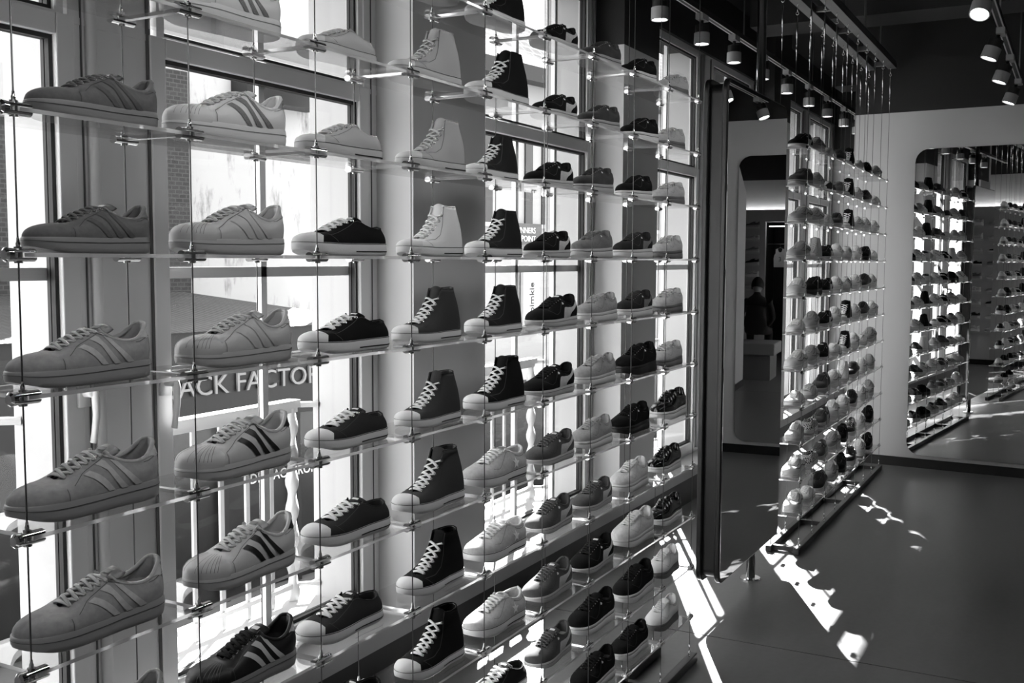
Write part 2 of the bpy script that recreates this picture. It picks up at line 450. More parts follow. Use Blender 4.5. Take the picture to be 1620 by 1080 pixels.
for i, x in enumerate(lx):
    t = lamp0 if i == 0 else copy_tree(lamp0)
    t.location = (x, 1.995, 3.022)
    tag(t, 'grey and black cylinder spotlight, %s one along the window side track' % nearest[i], 'spotlight', 'spotlights on the window side track')
    lamps.append((x, 1.995, 2.85, (0, 0, -1)))
for i, (x, tx, ty) in enumerate(((0.4, 0, -.5), (1.3, 0, -.5), (2.2, 0, -.5), (3.1, 0, -.5), (4.0, 0, -.5), (5.42, .55, -.12), (6.42, .08, -.34), (7.27, .08, -.34), (8.24, .08, -.34))):  # first five are out of view, added to brighten the near rack
    t = copy_tree(lamp0)
    t.location = (x, 0.43, 2.86)
    ad = [c for c in t.children if c.name.startswith('adapter')][0]
    for ch in t.children:
        if ch is not ad:
            ch.rotation_euler = (ty*-1.0, tx, 0)
    tag(t, 'tilted cylinder spotlight, %s one along the track at the right' % nearest[i], 'spotlight', 'spotlights on the right track')
# light thrown by the spotlights
def throw(x, y, z, d, w, size):
    l = bpy.data.lights.new('spot', 'SPOT'); l.energy = w; l.spot_size = R(size); l.spot_blend = 0.9; l.shadow_soft_size = 0.045
    o = bpy.data.objects.new('spot', l); COL.objects.link(o); o.location = (x, y, z)
    o.rotation_euler = Vector(d).to_track_quat('-Z', 'Y').to_euler()
for x in (2.5, 4.65, 6.69, 8.07, 9.51): throw(x, 1.995, 2.84, (0, 0, -1), 12, 70)
for x in (0.4, 1.3, 2.2, 3.1, 4.0): throw(x, 0.50, 2.70, (0, 0.50, -0.85), 13, 120)  # fill from the added lamps, aimed at the near shoes
for x in (6.42, 7.27, 8.24): throw(x, 0.48, 2.70, (0, 0.36, -0.93), 5, 90)

# ================================================================== SHOE RACKS
YF, YB, PIT, LEV0, LEVS = 1.2986, 1.4506, 0.3262, 1.5957, 0.2
def clamp_mesh(kind):
    """kind 0 middle, -1 first column (jaws to +x, knob at -x), 1 last column"""
    s = MB()
    x0, x1 = -0.024, 0.024
    if kind == -1: x0 = -0.012
    if kind == 1: x1 = 0.012
    n = 8
    for sg in (1, -1):
        poly = []
        for i in range(n+1):
            a = math.pi*i/n
            poly.append((0.0085*math.cos(a), sg*(0.0034+0.0062*math.sin(a))))
        s.prism(poly, 'x', x0, x1)
    s.tube([(0, 0, -0.0115), (0, 0, 0.0115)], 0.0062, 12)
    s.tube([(0, 0, 0.0115), (0, 0, 0.017), (0, 0, 0.0185), (0, 0, 0.024)], [0.0034, 0.0034, 0.0024, 0.0020], 10)
    if kind == -1: s.tube([(-0.012, 0, 0), (-0.020, 0, 0), (-0.023, 0, 0)], [0.0098, 0.0105, 0.007], 14)
    if kind == 1: s.tube([(0.012, 0, 0), (0.018, 0, 0), (0.021, 0, 0)], [0.0095, 0.0095, 0.006], 14)
    return s
def rack(name, X0, nb, label, levels):
    t = empty('shoe_rack', (X0, 0, 0)); tag(t, label, 'shelving', 'cable hung glass shoe racks')
    cm = {}
    for k in (-1, 0, 1):
        me = clamp_mesh(k).mesh('cable_clamp'); cm[k] = me
        bm = bmesh.new(); bm.from_mesh(me)
        for f in bm.faces: f.smooth = True
        for e in bm.edges:
            if len(e.link_faces) == 2 and e.calc_face_angle(0) > R(40): e.smooth = False
        bm.to_mesh(me); bm.free()
    pane = MB()
    w = PIT-0.012; ya, yb = YF-0.005, YB+0.004; h = 0.003
    vs = [(0.006,ya,-h),(0.006+w,ya,-h),(0.006+w,yb,-h),(0.006,yb,-h),(0.006,ya,h),(0.006+w,ya,h),(0.006+w,yb,h),(0.006,yb,h)]
    pane.add(vs, [(0,3,2,1),(4,5,6,7)], 0); pane.add(vs, [(0,1,5,4),(1,2,6,5),(3,0,4,7)], 1); pane.add(vs, [(2,3,7,6)], 0)
    pm = pane.mesh('glass_shelf')
    cab = MB(); cab.tube([(0,0,0.062),(0,0,2.72)], 0.0013, 6)
    cabm = cab.mesh('steel_cable', True)
    eye = MB(); eye.torus((0,0,0.052), (0,1,0.3), 0.009, 0.0022); eye.cyl((0,0,0.034),(0,0,0.045),0.003,8); eye.tube([(0,0,0.062),(0,0,0.085)], 0.003, 8)
    eyem = eye.mesh('eye_bolt', True)
    tb = MB(); tb.torus((0,0,3.022),(0,1,0),0.009,0.002); tb.tube([(0,0,3.012),(0,0,2.985)],0.002,6); tb.torus((0,0,2.976),(1,0,0),0.008,0.002)
    tb.tube([(0,0,2.967),(0,0,2.955),(0,0,2.95),(0,0,2.84),(0,0,2.835),(0,0,2.81)],[0.002,0.002,0.0045,0.0045,0.002,0.002],8)
    tb.torus((0,0,2.80),(0,1,0),0.008,0.002); tb.tube([(0,0,2.792),(0,0,2.785),(0,0,2.765),(0,0,2.76),(0,0,2.715)],[0.002,0.004,0.004,0.0015,0.0015],8)
    tbm = tb.mesh('turnbuckle', True)
    for i in range(nb+1):
        kd = -1 if i == 0 else (1 if i == nb else 0)
        for y in (YF, YB):
            link('steel_cable', cabm, 'cable_steel', t, (i*PIT, y, 0))
            link('eye_bolt', eyem, 'chrome', t, (i*PIT, y, 0))
            link('turnbuckle', tbm, 'chrome', t, (i*PIT, y, 0))
            for k in levels:
                link('cable_clamp', cm[kd], 'chrome', t, (i*PIT, y, LEV0+LEVS*k))
        if i < nb:
            for k in levels:
                link('glass_shelf', pm, ['shelf_glass', 'shelf_edge'], t, (i*PIT, 0, LEV0+LEVS*k))
    L = nb*PIT
    for y in (YF, YB):
        s = MB(); s.box((-0.055, y-0.016, 0.002), (L+0.055, y+0.016, 0.036)); o = obj('base_rail', s, 'dark_steel', t)
        bv = o.modifiers.new('b', 'BEVEL'); bv.width = 0.003; bv.segments = 2
        s = MB(); s.box((-0.09, y-0.03, 3.035), (L+0.09, y+0.03, 3.085)); obj('ceiling_rail', s, 'rail_grey', t)
    for i in range(0, nb+1, 2):
        x = min(i*PIT, L-0.0)
        s = MB(); s.box((x-0.013, YF+0.016, 0.006), (x+0.013, YB-0.016, 0.032)); obj('base_crossbar', s, 'dark_steel', t)
        s = MB(); s.box((x-0.015, YF+0.03, 3.045), (x+0.015, YB-0.03, 3.075)); obj('ceiling_crossbar', s, 'rail_grey', t)
        s = MB(); s.cyl((x, (YF+YB)/2, 3.06), (x, (YF+YB)/2, 3.5), 0.008, 8); obj('hanger_rod', s, 'rail_grey', t)
    return t
LV = list(range(-7, 4))
rack('a', 0.969, 9, 'long near rack of clear glass shelves hung on thin steel cables', LV)
X2 = 5.738
rack('b', X2, 8, 'second rack of clear glass shelves on cables beyond the standing mirror', LV)

# ================================================================== STANDING MIRROR ON ITS POLE
pn = empty('standing_mirror', (5.148, 1.40, 0)); tag(pn, 'tall dark standing mirror panel on a floor to ceiling pole between the racks', 'mirror')
x0, x1 = 4.44-5.148, 5.47-5.148
s = MB(); s.prism(rrect(x0, x1, 0.165, 2.375, 0.055, 8), 'y', -0.053, -0.028); o = obj('front_frame', s, 'black_metal', pn)
bv = o.modifiers.new('b', 'BEVEL'); bv.width = 0.006; bv.segments = 3
s = MB(); s.prism(rrect(x0, x1, 0.165, 2.375, 0.055, 8), 'y', 0.030, 0.055); o = obj('rear_frame', s, 'black_metal', pn)
bv = o.modifiers.new('b', 'BEVEL'); bv.width = 0.006; bv.segments = 3
s = MB(); s.prism(rrect(x0+0.022, x1-0.022, 0.185, 2.355, 0.045, 8), 'y', -0.030, 0.032); obj('core', s, mat('dark_core', 0.16, 0.35, 0.3), pn)
s = MB(); s.prism(rrect(x0+0.008, x1-0.008, 0.173, 2.367, 0.05, 8), 'y', -0.0548, -0.0532); obj('mirror_glass', s, 'mirror', pn)
s = MB(); s.cyl((0, 0, 0.005), (0, 0, 3.5), 0.0225, 24); obj('pole', s, 'chrome', pn, True)
s = MB(); s.tube([(0,0,0.0),(0,0,0.006),(0,0,0.010)], [0.053, 0.053, 0.048], 32); o = obj('base_plate', s, 'chrome', pn); auto_smooth(o)

# ================================================================== OUTSIDE
g_ = MB(); g_.box((-40, 2.9, -3.9), (80, 60, -3.6)); struct('ground', g_, mat('street_paving', 0.36, 0.9, var=0.15, vscale=2))
mat('plaster_stained', 0.80, 0.95, bump=('noise', 3, 0.3, 0.02))
def stained():
    m = MATS['plaster_stained']; nt = m.node_tree; b = nt.nodes['Principled BSDF']
    tc = nt.nodes.new('ShaderNodeTexCoord'); mp = nt.nodes.new('ShaderNodeMapping'); mp.inputs['Scale'].default_value = (1.6, 1.6, 0.35)
    n = nt.nodes.new('ShaderNodeTexNoise'); n.inputs['Scale'].default_value = 1.5; n.inputs['Detail'].default_value = 9; n.inputs['Roughness'].default_value = 0.7
    nt.links.new(tc.outputs['Object'], mp.inputs[0]); nt.links.new(mp.outputs[0], n.inputs['Vector'])
    cr = nt.nodes.new('ShaderNodeValToRGB'); cr.color_ramp.elements[0].position = 0.33; cr.color_ramp.elements[0].color = (.10, .10, .10, 1)
    cr.color_ramp.elements[1].position = 0.47; cr.color_ramp.elements[1].color = (.42, .42, .42, 1)
    nt.links.new(n.outputs[0], cr.inputs[0]); nt.links.new(cr.outputs[0], b.inputs['Base Color'])
stained()
def brickmat(name, c1, c2, mortar, sx, rot=False):
    m = mat(name, 0.4, 0.9); nt = m.node_tree; b = nt.nodes['Principled BSDF']
    tc = nt.nodes.new('ShaderNodeTexCoord'); sx_ = nt.nodes.new('ShaderNodeSeparateXYZ'); mp = nt.nodes.new('ShaderNodeCombineXYZ')
    nt.links.new(tc.outputs['Object'], sx_.inputs[0]); nt.links.new(sx_.outputs[0], mp.inputs[0]); nt.links.new(sx_.outputs[2], mp.inputs[1])
    t = nt.nodes.new('ShaderNodeTexBrick'); t.inputs['Scale'].default_value = sx; t.inputs['Mortar Size'].default_value = 0.03
    for i, v in ((1, c1), (2, c2), (3, mortar)): t.inputs[i].default_value = (g(v), g(v), g(v), 1)
    nt.links.new(mp.outputs[0], t.inputs['Vector']); nt.links.new(t.outputs[0], b.inputs['Base Color'])
brickmat('old_brick', 0.16, 0.20, 0.26, 3.2)
brickmat('roof_tile', 0.30, 0.38, 0.66, 1.6)
mat('slate', 0.18, 0.6, bump=('wave', 3, 0.4, 0.02), var=0.25, vscale=4)
mat('fascia_dark', 0.04, 0.5)
mat('shop_dark', 0.09, 0.3, var=0.6, vscale=1.5)
mat('letter_grey', 0.50, 0.5)
mat('letter_white', 0.92, 0.5)
mat('facade_light', 0.62, 0.9)
mat('window_dark', 0.20, 0.2)
mat('sign_dark', 0.28, 0.5)
mat('rail_white', 0.70, 0.4)
def frame_at(name, p, rz, label, cat='building'):
    t = empty(name, p, rz); tag(t, label, cat); return t
A = frame_at('bakery', (12.10, 11.07, -3.6), R(-9.4), 'low bakery shop with dark fascia lettering and slate roof across the street')
zz = 3.6
s = MB(); s.box((-9, 0.25, 0), (2.6, 3.4, zz+0.5)); obj('shop_body', s, 'shop_dark', A)
s = MB(); s.box((-9, -0.05, zz-0.83), (2.6, 0.25, zz+0.56)); obj('fascia', s, 'fascia_dark', A)
s = MB(); s.add([(-9.2, -0.15, zz+0.56), (2.75, -0.15, zz+0.56), (1.15, 3.2, zz+1.02), (-9.2, 3.2, zz+1.02), (-9.2, 3.5, zz+0.5), (2.75, 3.5, zz+0.5)],
                [(0, 1, 2, 3), (1, 5, 2), (2, 5, 4, 3), (0, 3, 4), (0, 4, 5, 1)]); obj('slate_roof', s, 'slate', A)
tm = text_mesh('BACK FACTORY', 0.40, 0.02); o = link('sign_letters', tm, 'letter_grey', A)
o.rotation_euler = (R(90), 0, 0); o.location = (-1.50, -0.08, zz-0.37); w = max(v.co.x for v in tm.vertices); o.scale = (3.15/w, 1, 1)
tm = text_mesh('DIE BACKPROFIS', 0.22, 0.004); o = link('window_lettering', tm, 'letter_white', A)
o.rotation_euler = (R(90), 0, 0); o.location = (0.12, 0.10, zz-1.86); w = max(v.co.x for v in tm.vertices); o.scale = (1.45/w, 1, 1)
for i in range(8):
    x = -8.8+i*1.42
    s = MB(); s.box((x, 0.12, 0.1), (x+1.34, 0.16, zz-0.86)); obj('shop_window', s, 'window_glass', A)
    s = MB(); s.box((x+1.34, 0.10, 0.0), (x+1.42, 0.22, zz-0.83)); obj('window_post', s, 'fascia_dark', A)
B = frame_at('plaster_house', (16.42, 14.93, -3.6), R(-9.4), 'tall pale plaster house with stained wall behind the bakery roof')
s = MB(); s.box((-1.45, 0, 0), (2.9, 3, zz+5.25)); obj('stained_wall', s, 'plaster_stained', B)
s = MB(); s.box((-1.62, -0.06, 0), (-1.42, 0.3, zz+5.0)); obj('corner_strip', s, 'facade_light', B)
s = MB(); s.box((-0.35, -0.5, zz+4.72), (1.6, 0.1, zz+5.2)); obj('eave', s, 'fascia_dark', B)
s = MB(); s.box((1.78, -0.12, zz+2.45), (2.1, 0.0, zz+3.1)); obj('wall_box', s, 'sign_dark', B)
B2 = frame_at('brick_house', (16.42, 14.93, -3.6), R(-9.4), 'dark old brick house left of the pale plaster house')
s = MB(); s.box((-12, -0.4, 0), (-1.64, 4, zz+3.87)); obj('brick_wall', s, 'old_brick', B2)
s = MB(); s.box((-12, -0.35, zz+3.87), (-3.3, 4, zz+4.75)); obj('parapet', s, 'facade_light', B2)
s = MB(); s.box((-3.3, -0.4, zz+3.87), (-1.64, 4, zz+5.08)); obj('brick_gable', s, 'old_brick', B2)
D_ = frame_at('gable_house', (24.2, 20.4, -3.6), R(-9.4), 'high gabled house rising behind the plaster house')
s = MB(); s.prism([(-2.2, 0), (1.0, 0), (1.0, 14.0), (-0.4, 11.8), (-2.2, 13.6)], 'y', 0, 3); obj('gable_wall', s, 'facade_light', D_)
s = MB(); s.box((1.0, -0.1, 0), (3.2, 3, 14.4)); obj('brick_tower', s, 'old_brick', D_)
C_ = frame_at('shop_house', (19.51, 10.34, -3.6), R(-9.4), 'pale shop house with tiled roof and two shop signs across the street')
s = MB(); s.box((-1.9, 0, 0), (9.0, 2.6, zz+5.3)); obj('front_wall', s, 'facade_light', C_)
s = MB(); s.add([(-2.1, -0.5, zz+5.45), (9.2, -0.5, zz+5.45), (9.2, 2.6, zz+8.2), (-2.1, 2.6, zz+8.2), (-2.1, 2.6, zz+5.45), (9.2, 2.6, zz+5.45)],
                [(0, 1, 2, 3), (0, 4, 5, 1), (2, 5, 4, 3), (0, 3, 4), (1, 5, 2)]); obj('tiled_roof', s, 'roof_tile', C_)
s = MB(); s.box((-2.1, -0.55, zz+5.2), (9.2, -0.2, zz+5.5)); obj('gutter', s, 'fascia_dark', C_)
for i, (xa, xb) in enumerate(((-1.35, -0.9), (0.20, 0.45), (0.80, 1.15), (2.0, 2.6), (3.6, 4.2), (5.2, 5.8), (6.8, 7.4))):
    s = MB(); s.box((xa, -0.04, zz+2.36), (xb, 0.01, zz+4.3)); wi = obj('house_window', s, 'window_dark', C_)
    s = MB(); s.box((xa-0.07, -0.06, zz+2.28), (xb+0.07, -0.02, zz+2.36)); s.box((xa-0.07, -0.06, zz+4.3), (xb+0.07, -0.02, zz+4.38)); obj('window_trim', s, 'rail_white', wi)
s = MB(); s.box((-0.50, -0.2, zz+1.93), (0.56, -0.05, zz+2.36)); sg = obj('shop_sign', s, 'sign_dark', C_)
for j, tx in enumerate(('RUNNERS', 'POINT')):
    tm = text_mesh(tx, 0.17, 0.004); o = link('sign_letters', tm, 'letter_white', sg); o.rotation_euler = (R(90), 0, 0)
    w = max(v.co.x for v in tm.vertices); o.location = (-0.42+0.25*j, -0.205, zz+2.16-0.17*j)
s = MB(); s.box((0.03, -0.12, zz+0.10), (0.60, -0.05, zz+1.40)); sg = obj('hanging_sign', s, 'rail_white', C_)
tm = text_mesh('pimkie', 0.24, 0.004); o = link('sign_letters', tm, 'fascia_dark', sg); o.rotation_euler = (R(90), R(-90), 0); o.location = (0.40, -0.125, zz+0.50)
s = MB(); s.box((-1.9, -1.2, zz-0.7), (9.0, 0.0, zz-0.45)); obj('canopy', s, 'rail_white', C_)
s = MB(); s.box((-1.8, -0.04, 0.1), (8.9, 0.0, zz-0.75)); obj('shop_front', s, 'shop_dark', C_)
FH = frame_at('row_house', (33, 9.0, -3.6), R(-14), 'pale row house further down the street')
s = MB(); s.box((0, 0, 0), (30, 5, 9.5)); obj('front_wall', s, 'facade_light', FH)
for i in range(9):
    s = MB(); s.box((1.2+i*3.1, -0.05, 4.8), (2.4+i*3.1, 0.0, 6.8)); obj('house_window', s, 'window_dark', FH)

# ---- balcony railings in front of each window
def railing(xa, xb, z, label):
    t = empty('balcony_railing', (xa, 2.70, 0.245)); tag(t, label, 'railing', 'white wooden railings outside the windows')
    L = xb-xa; h = z-0.245
    s = MB(); s.box((0, -0.028, h-0.03), (L-0.06, 0.028, h)); obj('top_rail', s, 'rail_white', t)
    s = MB(); s.box((0, -0.012, h-0.05), (L-0.06, 0.012, h-0.03)); obj('under_rail', s, 'rail_white', t)
    s = MB(); s.box((0, -0.012, 0.05), (L-0.06, 0.012, 0.068)); obj('lower_rail', s, 'rail_white', t)
    s = MB(); s.tube([(L-0.075, 0.0, h-0.02), (L, -0.07, h-0.022)], 0.012, 8); obj('wall_bracket', s, 'rail_white', t)
    s = MB(); s.tube([(L-0.075, 0.0, 0.06), (L, -0.07, 0.058)], 0.010, 8); obj('wall_bracket', s, 'rail_white', t)
    k = 0.05
    while k < L-0.14:
        s = MB(); s.box((k-0.010, -0.005, 0.0), (k+0.010, 0.005, h-0.03)); obj('baluster', s, 'rail_white', t); k += 0.133
    # twisted end post
    s = MB(); n = 40; vs = []; fs = []
    for i in range(n+1):
        zc = (h-0.03)*i/n; tw = i/n*math.pi*3.5; rr = 0.024+0.004*math.sin(i/n*math.pi*14)
        for q in range(8):
            a = 2*math.pi*q/8; e = 1.0 if q % 2 == 0 else 0.75
            vs.append((L-0.085+rr*e*math.cos(a+tw), rr*e*math.sin(a+tw), zc))
    for i in range(n):
        for q in range(8): fs.append((i*8+q, i*8+(q+1) % 8, (i+1)*8+(q+1) % 8, (i+1)*8+q))
    s.add(vs, fs); obj('twisted_post', s, 'rail_white', t, True)
railing(0.93, 1.955, 1.155, 'white wooden balcony railing outside the leftmost window')
railing(2.23, 3.285, 1.045, 'white wooden balcony railing outside the second window under the bakery sign')
railing(3.96, 5.34, 1.045, 'white wooden balcony railing outside the window with the tall vertical sign')
railing(6.13, 7.18, 1.045, 'white wooden balcony railing outside the window left of the standing mirror')
railing(7.45, 8.51, 1.045, 'white wooden balcony railing outside the window hidden behind the standing mirror')

# ================================================================== SHOES
LR = 0.25
def lerp(a, b, t): return a+(b-a)*t
def interp(pts, x):
    if x <= pts[0][0]: return pts[0][1:]
    for a, b in zip(pts, pts[1:]):
        if x <= b[0]:
            t = (x-a[0])/(b[0]-a[0]) if b[0] > a[0] else 0
            return tuple(lerp(p, q, t) for p, q in zip(a[1:], b[1:]))
    return pts[-1][1:]
def half_w(t, W=0.092):
    f = (1-max(0, 1-t/0.30)**2.3)**0.5 if t < 0.30 else 1.0
    k = (1-max(0, 1-(1-t)/0.17)**2.4)**0.5 if t > 0.83 else 1.0
    waist = interp([(0, 1), (.3, 1), (.45, .94), (.62, .83), (.8, .82), (1, .80)], t)[0]
    return W/2*f*k*waist
class Shoe:
    """one shoe form; toe at local -x, lateral side at -y, centred on its footprint"""
    def __init__(self, throat, collar, sole, gap=0.013, tv=0.24, tc=0.55, toe_pow=1.0, side=0.35, bulge=1.0, inset=0.96, dome=0.5):
        self.throat, self.collar, self.sole, self.gap, self.tv, self.tc = throat, collar, sole, gap, tv, tc
        self.side, self.bulge, self.inset, self.dome = side, bulge, inset, dome
    def hs(self, t): return interp(self.sole, t)[0]
    def bottom(self, t, sg):
        x = t*LR; w = half_w(t)*self.inset
        xx = (x-LR/2)*(self.inset+0.01)+LR/2
        return Vector((xx, sg*w, self.hs(t)-0.002))
    def top(self, t, sg):
        V = self.throat[0]
        if t <= self.tv:
            a = t/self.tv
            return Vector((V[0]-0.004*(1-a), sg*self.gap*a, V[1]-0.0005*(1-a)))
        if t <= self.tc:
            x = lerp(V[0], self.throat[-1][0], (t-self.tv)/(self.tc-self.tv))
            return Vector((x, sg*lerp(self.gap, self.gap*1.45, (t-self.tv)/(self.tc-self.tv)), interp(self.throat, x)[0]))
        a = (t-self.tc)/(1-self.tc)
        n = len(self.collar)-1; f = a*n; i = min(int(f), n-1); f -= i
        # smooth through collar points
        P = [Vector((p[0], p[2], p[1])) for p in self.collar]
        p0 = P[max(i-1, 0)]; p1 = P[i]; p2 = P[i+1]; p3 = P[min(i+2, n)]
        q = 0.5*((2*p1)+(p2-p0)*f+(2*p0-5*p1+4*p2-p3)*f*f+(3*p1-p0-3*p2+p3)*f**3)
        return Vector((q.x, sg*max(q.y, 0), q.z))
    def S(self, t, v, sg):
        B, T = self.bottom(t, sg), self.top(t, sg)
        k = interp([(0, 1.0), (self.tv, 0.85), (self.tv+0.2, self.side), (0.85, self.side*0.8), (1, self.side*0.6)], t)[0]
        kd = self.dome*max(0, 1-t/0.35)
        fh = k*(1-math.cos(v*math.pi/2))**(1+.25*kd)+(1-k)*v**1.25
        fz = k*math.sin(v*math.pi/2)**(1-.30*kd)+(1-k)*v
        p = B.lerp(T, fh); p.z = lerp(B.z, T.z, fz)
        # gentle outward swell of heel and side
        out = self.bulge*0.0035*math.sin(math.pi*min(1, v*1.3))*(1 if t > 0.3 else t/0.3)
        p.y += sg*out*(1 if t < 0.93 else max(0, (1-t)/0.07))
        if t > 0.85: p.x += out*0.8*(t-0.85)/0.15
        return p
    def at_x(self, x, v, sg, off=0.0009):
        lo, hi = 0.0, 1.0
        for _ in range(22):
            m = (lo+hi)/2
            if self.S(m, v, sg).x < x: lo = m
            else: hi = m
        t = (lo+hi)/2
        return self.P(t, v, sg, off)
    def P(self, t, v, sg, off):
        e = 0.004
        t = min(max(t, 0.0), 1.0)
        p = self.S(t, v, sg)
        a = self.S(min(t+e, 1), v, sg)-self.S(max(t-e, 0), v, sg)
        b = self.S(t, min(v+e*3, 1), sg)-self.S(t, max(v-e*3, 0), sg)
        n = a.cross(b)*(-sg)
        if n.length < 1e-12: n = Vector((0, 0, 1))
        n.normalize()
        if t < 0.004: n.y = 0; n.normalize()
        c = Vector((LR*0.5, 0, 0.03))
        if n.dot(p-c) < 0: n = -n
        return p+n*off
def off(vs): return [(p[0]-LR/2, p[1], p[2]) for p in vs]
def grid_faces(nu, nv, closed=False):
    f = []
    for i in range(nu if closed else nu-1):
        for j in range(nv-1):
            i2 = (i+1) % nu
            f.append((i*nv+j, i2*nv+j, i2*nv+j+1, i*nv+j+1))
    return f
def tlist(n):
    return [0.5*(1-math.cos(math.pi*i/n)) for i in range(n+1)]
def strip(mb, sh, ctrl, w, offv, sg, n=10, close=False):
    """narrow band following control points (x, v) of width w"""
    pts = []
    for i in range(n+1):
        f = i/n*(len(ctrl)-1); k = min(int(f), len(ctrl)-2); f -= k
        pts.append((lerp(ctrl[k][0], ctrl[k+1][0], f), lerp(ctrl[k][1], ctrl[k+1][1], f)))
    P3 = [sh.at_x(x, v, sg, offv) for x, v in pts]
    vs = []
    for i, p in enumerate(P3):
        d = (P3[min(i+1, n)]-P3[max(i-1, 0)]).normalized()
        q = sh.at_x(pts[i][0], min(pts[i][1]+0.02, 1), sg, offv+0.001)
        nn = (sh.at_x(pts[i][0], pts[i][1], sg, offv+0.002)-p)
        nn = nn.normalized() if nn.length > 1e-9 else Vector((0, 0, 1))
        s_ = d.cross(nn).normalized()*w/2
        vs += [p-s_, p+s_]
    mb.add(off(vs), grid_faces(n+1, 2))
def band(mb, sh, lowc, upc, offv, sg, n=14, m=4):
    """patch between two control curves of (x, v)"""
    def ev(c, f):
        f *= len(c)-1; k = min(int(f), len(c)-2); f -= k
        return (lerp(c[k][0], c[k+1][0], f), lerp(c[k][1], c[k+1][1], f))
    vs = []
    for i in range(n+1):
        a = ev(lowc, i/n); b = ev(upc, i/n)
        for j in range(m+1):
            vs.append(sh.at_x(lerp(a[0], b[0], j/m), lerp(a[1], b[1], j/m), sg, offv))
    mb.add(off(vs), grid_faces(n+1, m+1))
GEO = {}
def build_parts(fam):
    """returns list of (part name, mesh, colour key, smooth)"""
    if fam in GEO: return GEO[fam]
    low_col = [(.146, .079, .022), (.165, .068, .029), (.192, .0625, .0305), (.214, .066, .0275), (.229, .077, .0215), (.2385, .0865, .0145), (.2425, .0885, .0)]
    thr = [(.076, .053), (.100, .066), (.125, .077), (.146, .084)]
    P = {}
    if fam == 'campus': sh = Shoe(thr, low_col, [(0, .027), (.5, .027), (1, .031)])
    elif fam == 'shell': sh = Shoe([(.080, .056), (.105, .070), (.128, .081), (.150, .088)], [(.150, .083, .023), (.168, .070, .030), (.192, .063, .031), (.214, .068, .028), (.229, .080, .022), (.2385, .0895, .015), (.2425, .0915, .0)], [(0, .026), (.5, .027), (1, .032)], dome=1.1)
    elif fam == 'low': sh = Shoe([(.070, .046), (.095, .057), (.122, .068), (.148, .076)], [(.148, .074, .021), (.168, .062, .028), (.192, .055, .030), (.214, .054, .026), (.230, .057, .017), (.2385, .060, .0)], [(0, .027), (.35, .024), (1, .026)], bulge=0.6)
    elif fam == 'high': sh = Shoe([(.068, .045), (.098, .060), (.126, .083), (.147, .108), (.157, .128)], [(.158, .131, .019), (.170, .130, .025), (.188, .129, .026), (.206, .130, .023), (.219, .132, .014), (.225, .133, .0)], [(0, .027), (.35, .024), (1, .026)], gap=0.012, tc=0.60, side=0.25, bulge=0.5)
    elif fam == 'star': sh = Shoe([(.074, .052), (.100, .064), (.126, .075), (.148, .082)], [(.148, .080, .022), (.168, .070, .029), (.192, .065, .0305), (.214, .067, .026), (.232, .073, .016), (.242, .077, .0)], [(0, .028), (.4, .025), (1, .030)])
    elif fam == 'suede': sh = Shoe(thr, low_col, [(0, .022), (.4, .023), (1, .029)])
    elif fam in ('plat', 'ridge', 'ring'):
        up = .012
        sh = Shoe([(a, b+up) for a, b in thr], [(a, b+up, c) for a, b, c in low_col], [(0, .032), (.4, .034), (1, .042)])
    elif fam == 'runner': sh = Shoe([(.080, .062), (.105, .076), (.128, .089), (.150, .098)], [(.150, .092, .023), (.168, .080, .030), (.192, .073, .031), (.214, .076, .027), (.232, .088, .017), (.2435, .096, .0)], [(0, .026), (.4, .032), (1, .046)], bulge=1.6)
    elif fam == 'slip': sh = Shoe([(.100, .060), (.118, .068), (.130, .072)], [(.132, .071, .024), (.165, .064, .029), (.190, .060, .0305), (.213, .061, .0265), (.232, .067, .0165), (.2435, .073, .0)], [(0, .026), (.5, .026), (1, .028)], gap=.016)
    NT = 26; ts = tlist(NT)
    # ---- sole
    prof = [(0.92, 0.0), (0.970, 0.10), (0.985, 0.35), (0.99, 0.6), (0.987, 0.9), (0.972, 1.0)]
    if fam in ('plat', 'ridge', 'ring', 'runner'): prof = [(0.95, 0.0), (1.0, 0.06), (1.01, 0.3), (1.0, 0.62), (0.97, 0.66), (0.995, 0.72), (0.98, 0.96), (0.955, 1.0)]
    loop = [(t, -1) for t in ts]+[(t, 1) for t in reversed(ts[1:-1])]
    vs = []
    for (t, sg) in loop:
        tz = 0.010*max(0, (0.22-t)/0.22)**2
        for k, (sc, zf) in enumerate(prof):
            w = half_w(t)
            if fam == 'ridge' and 0.05 < zf < 0.6: sc *= 1.012 if int(t*70) % 2 else 1.0
            z = lerp(tz, sh.hs(t), zf)
            vs.append(((t*LR-LR/2)*sc+LR/2, sg*w*sc, z))
    n = len(loop); m = len(prof); mb = MB()
    fs = grid_faces(n, m, True); fs.append(tuple(i*m for i in range(n))); fs.append(tuple(i*m+m-1 for i in range(n))[::-1])
    mb.add(off(vs), fs); P['sole'] = (mb, 'sole')
    # line around the sole
    def sole_line(mb, t0, z0, z1, off_=0.0008, both=True):
        for sg in ((-1, 1) if both else (-1,)):
            v2 = []; ks = [t for t in ts if t >= t0]
            for t in ks:
                for zf in (z0, z1):
                    tz = 0.010*max(0, (0.22-t)/0.22)**2
                    sc = interp([(b_, a_) for a_, b_ in prof], zf)[0]
                    w = half_w(t)*sc+0.0006
                    v2.append(((t*LR-LR/2)*(sc+0.0045)+LR/2, sg*w, lerp(tz, sh.hs(t), zf)))
            mb.add(off(v2), grid_faces(len(ks), 2))
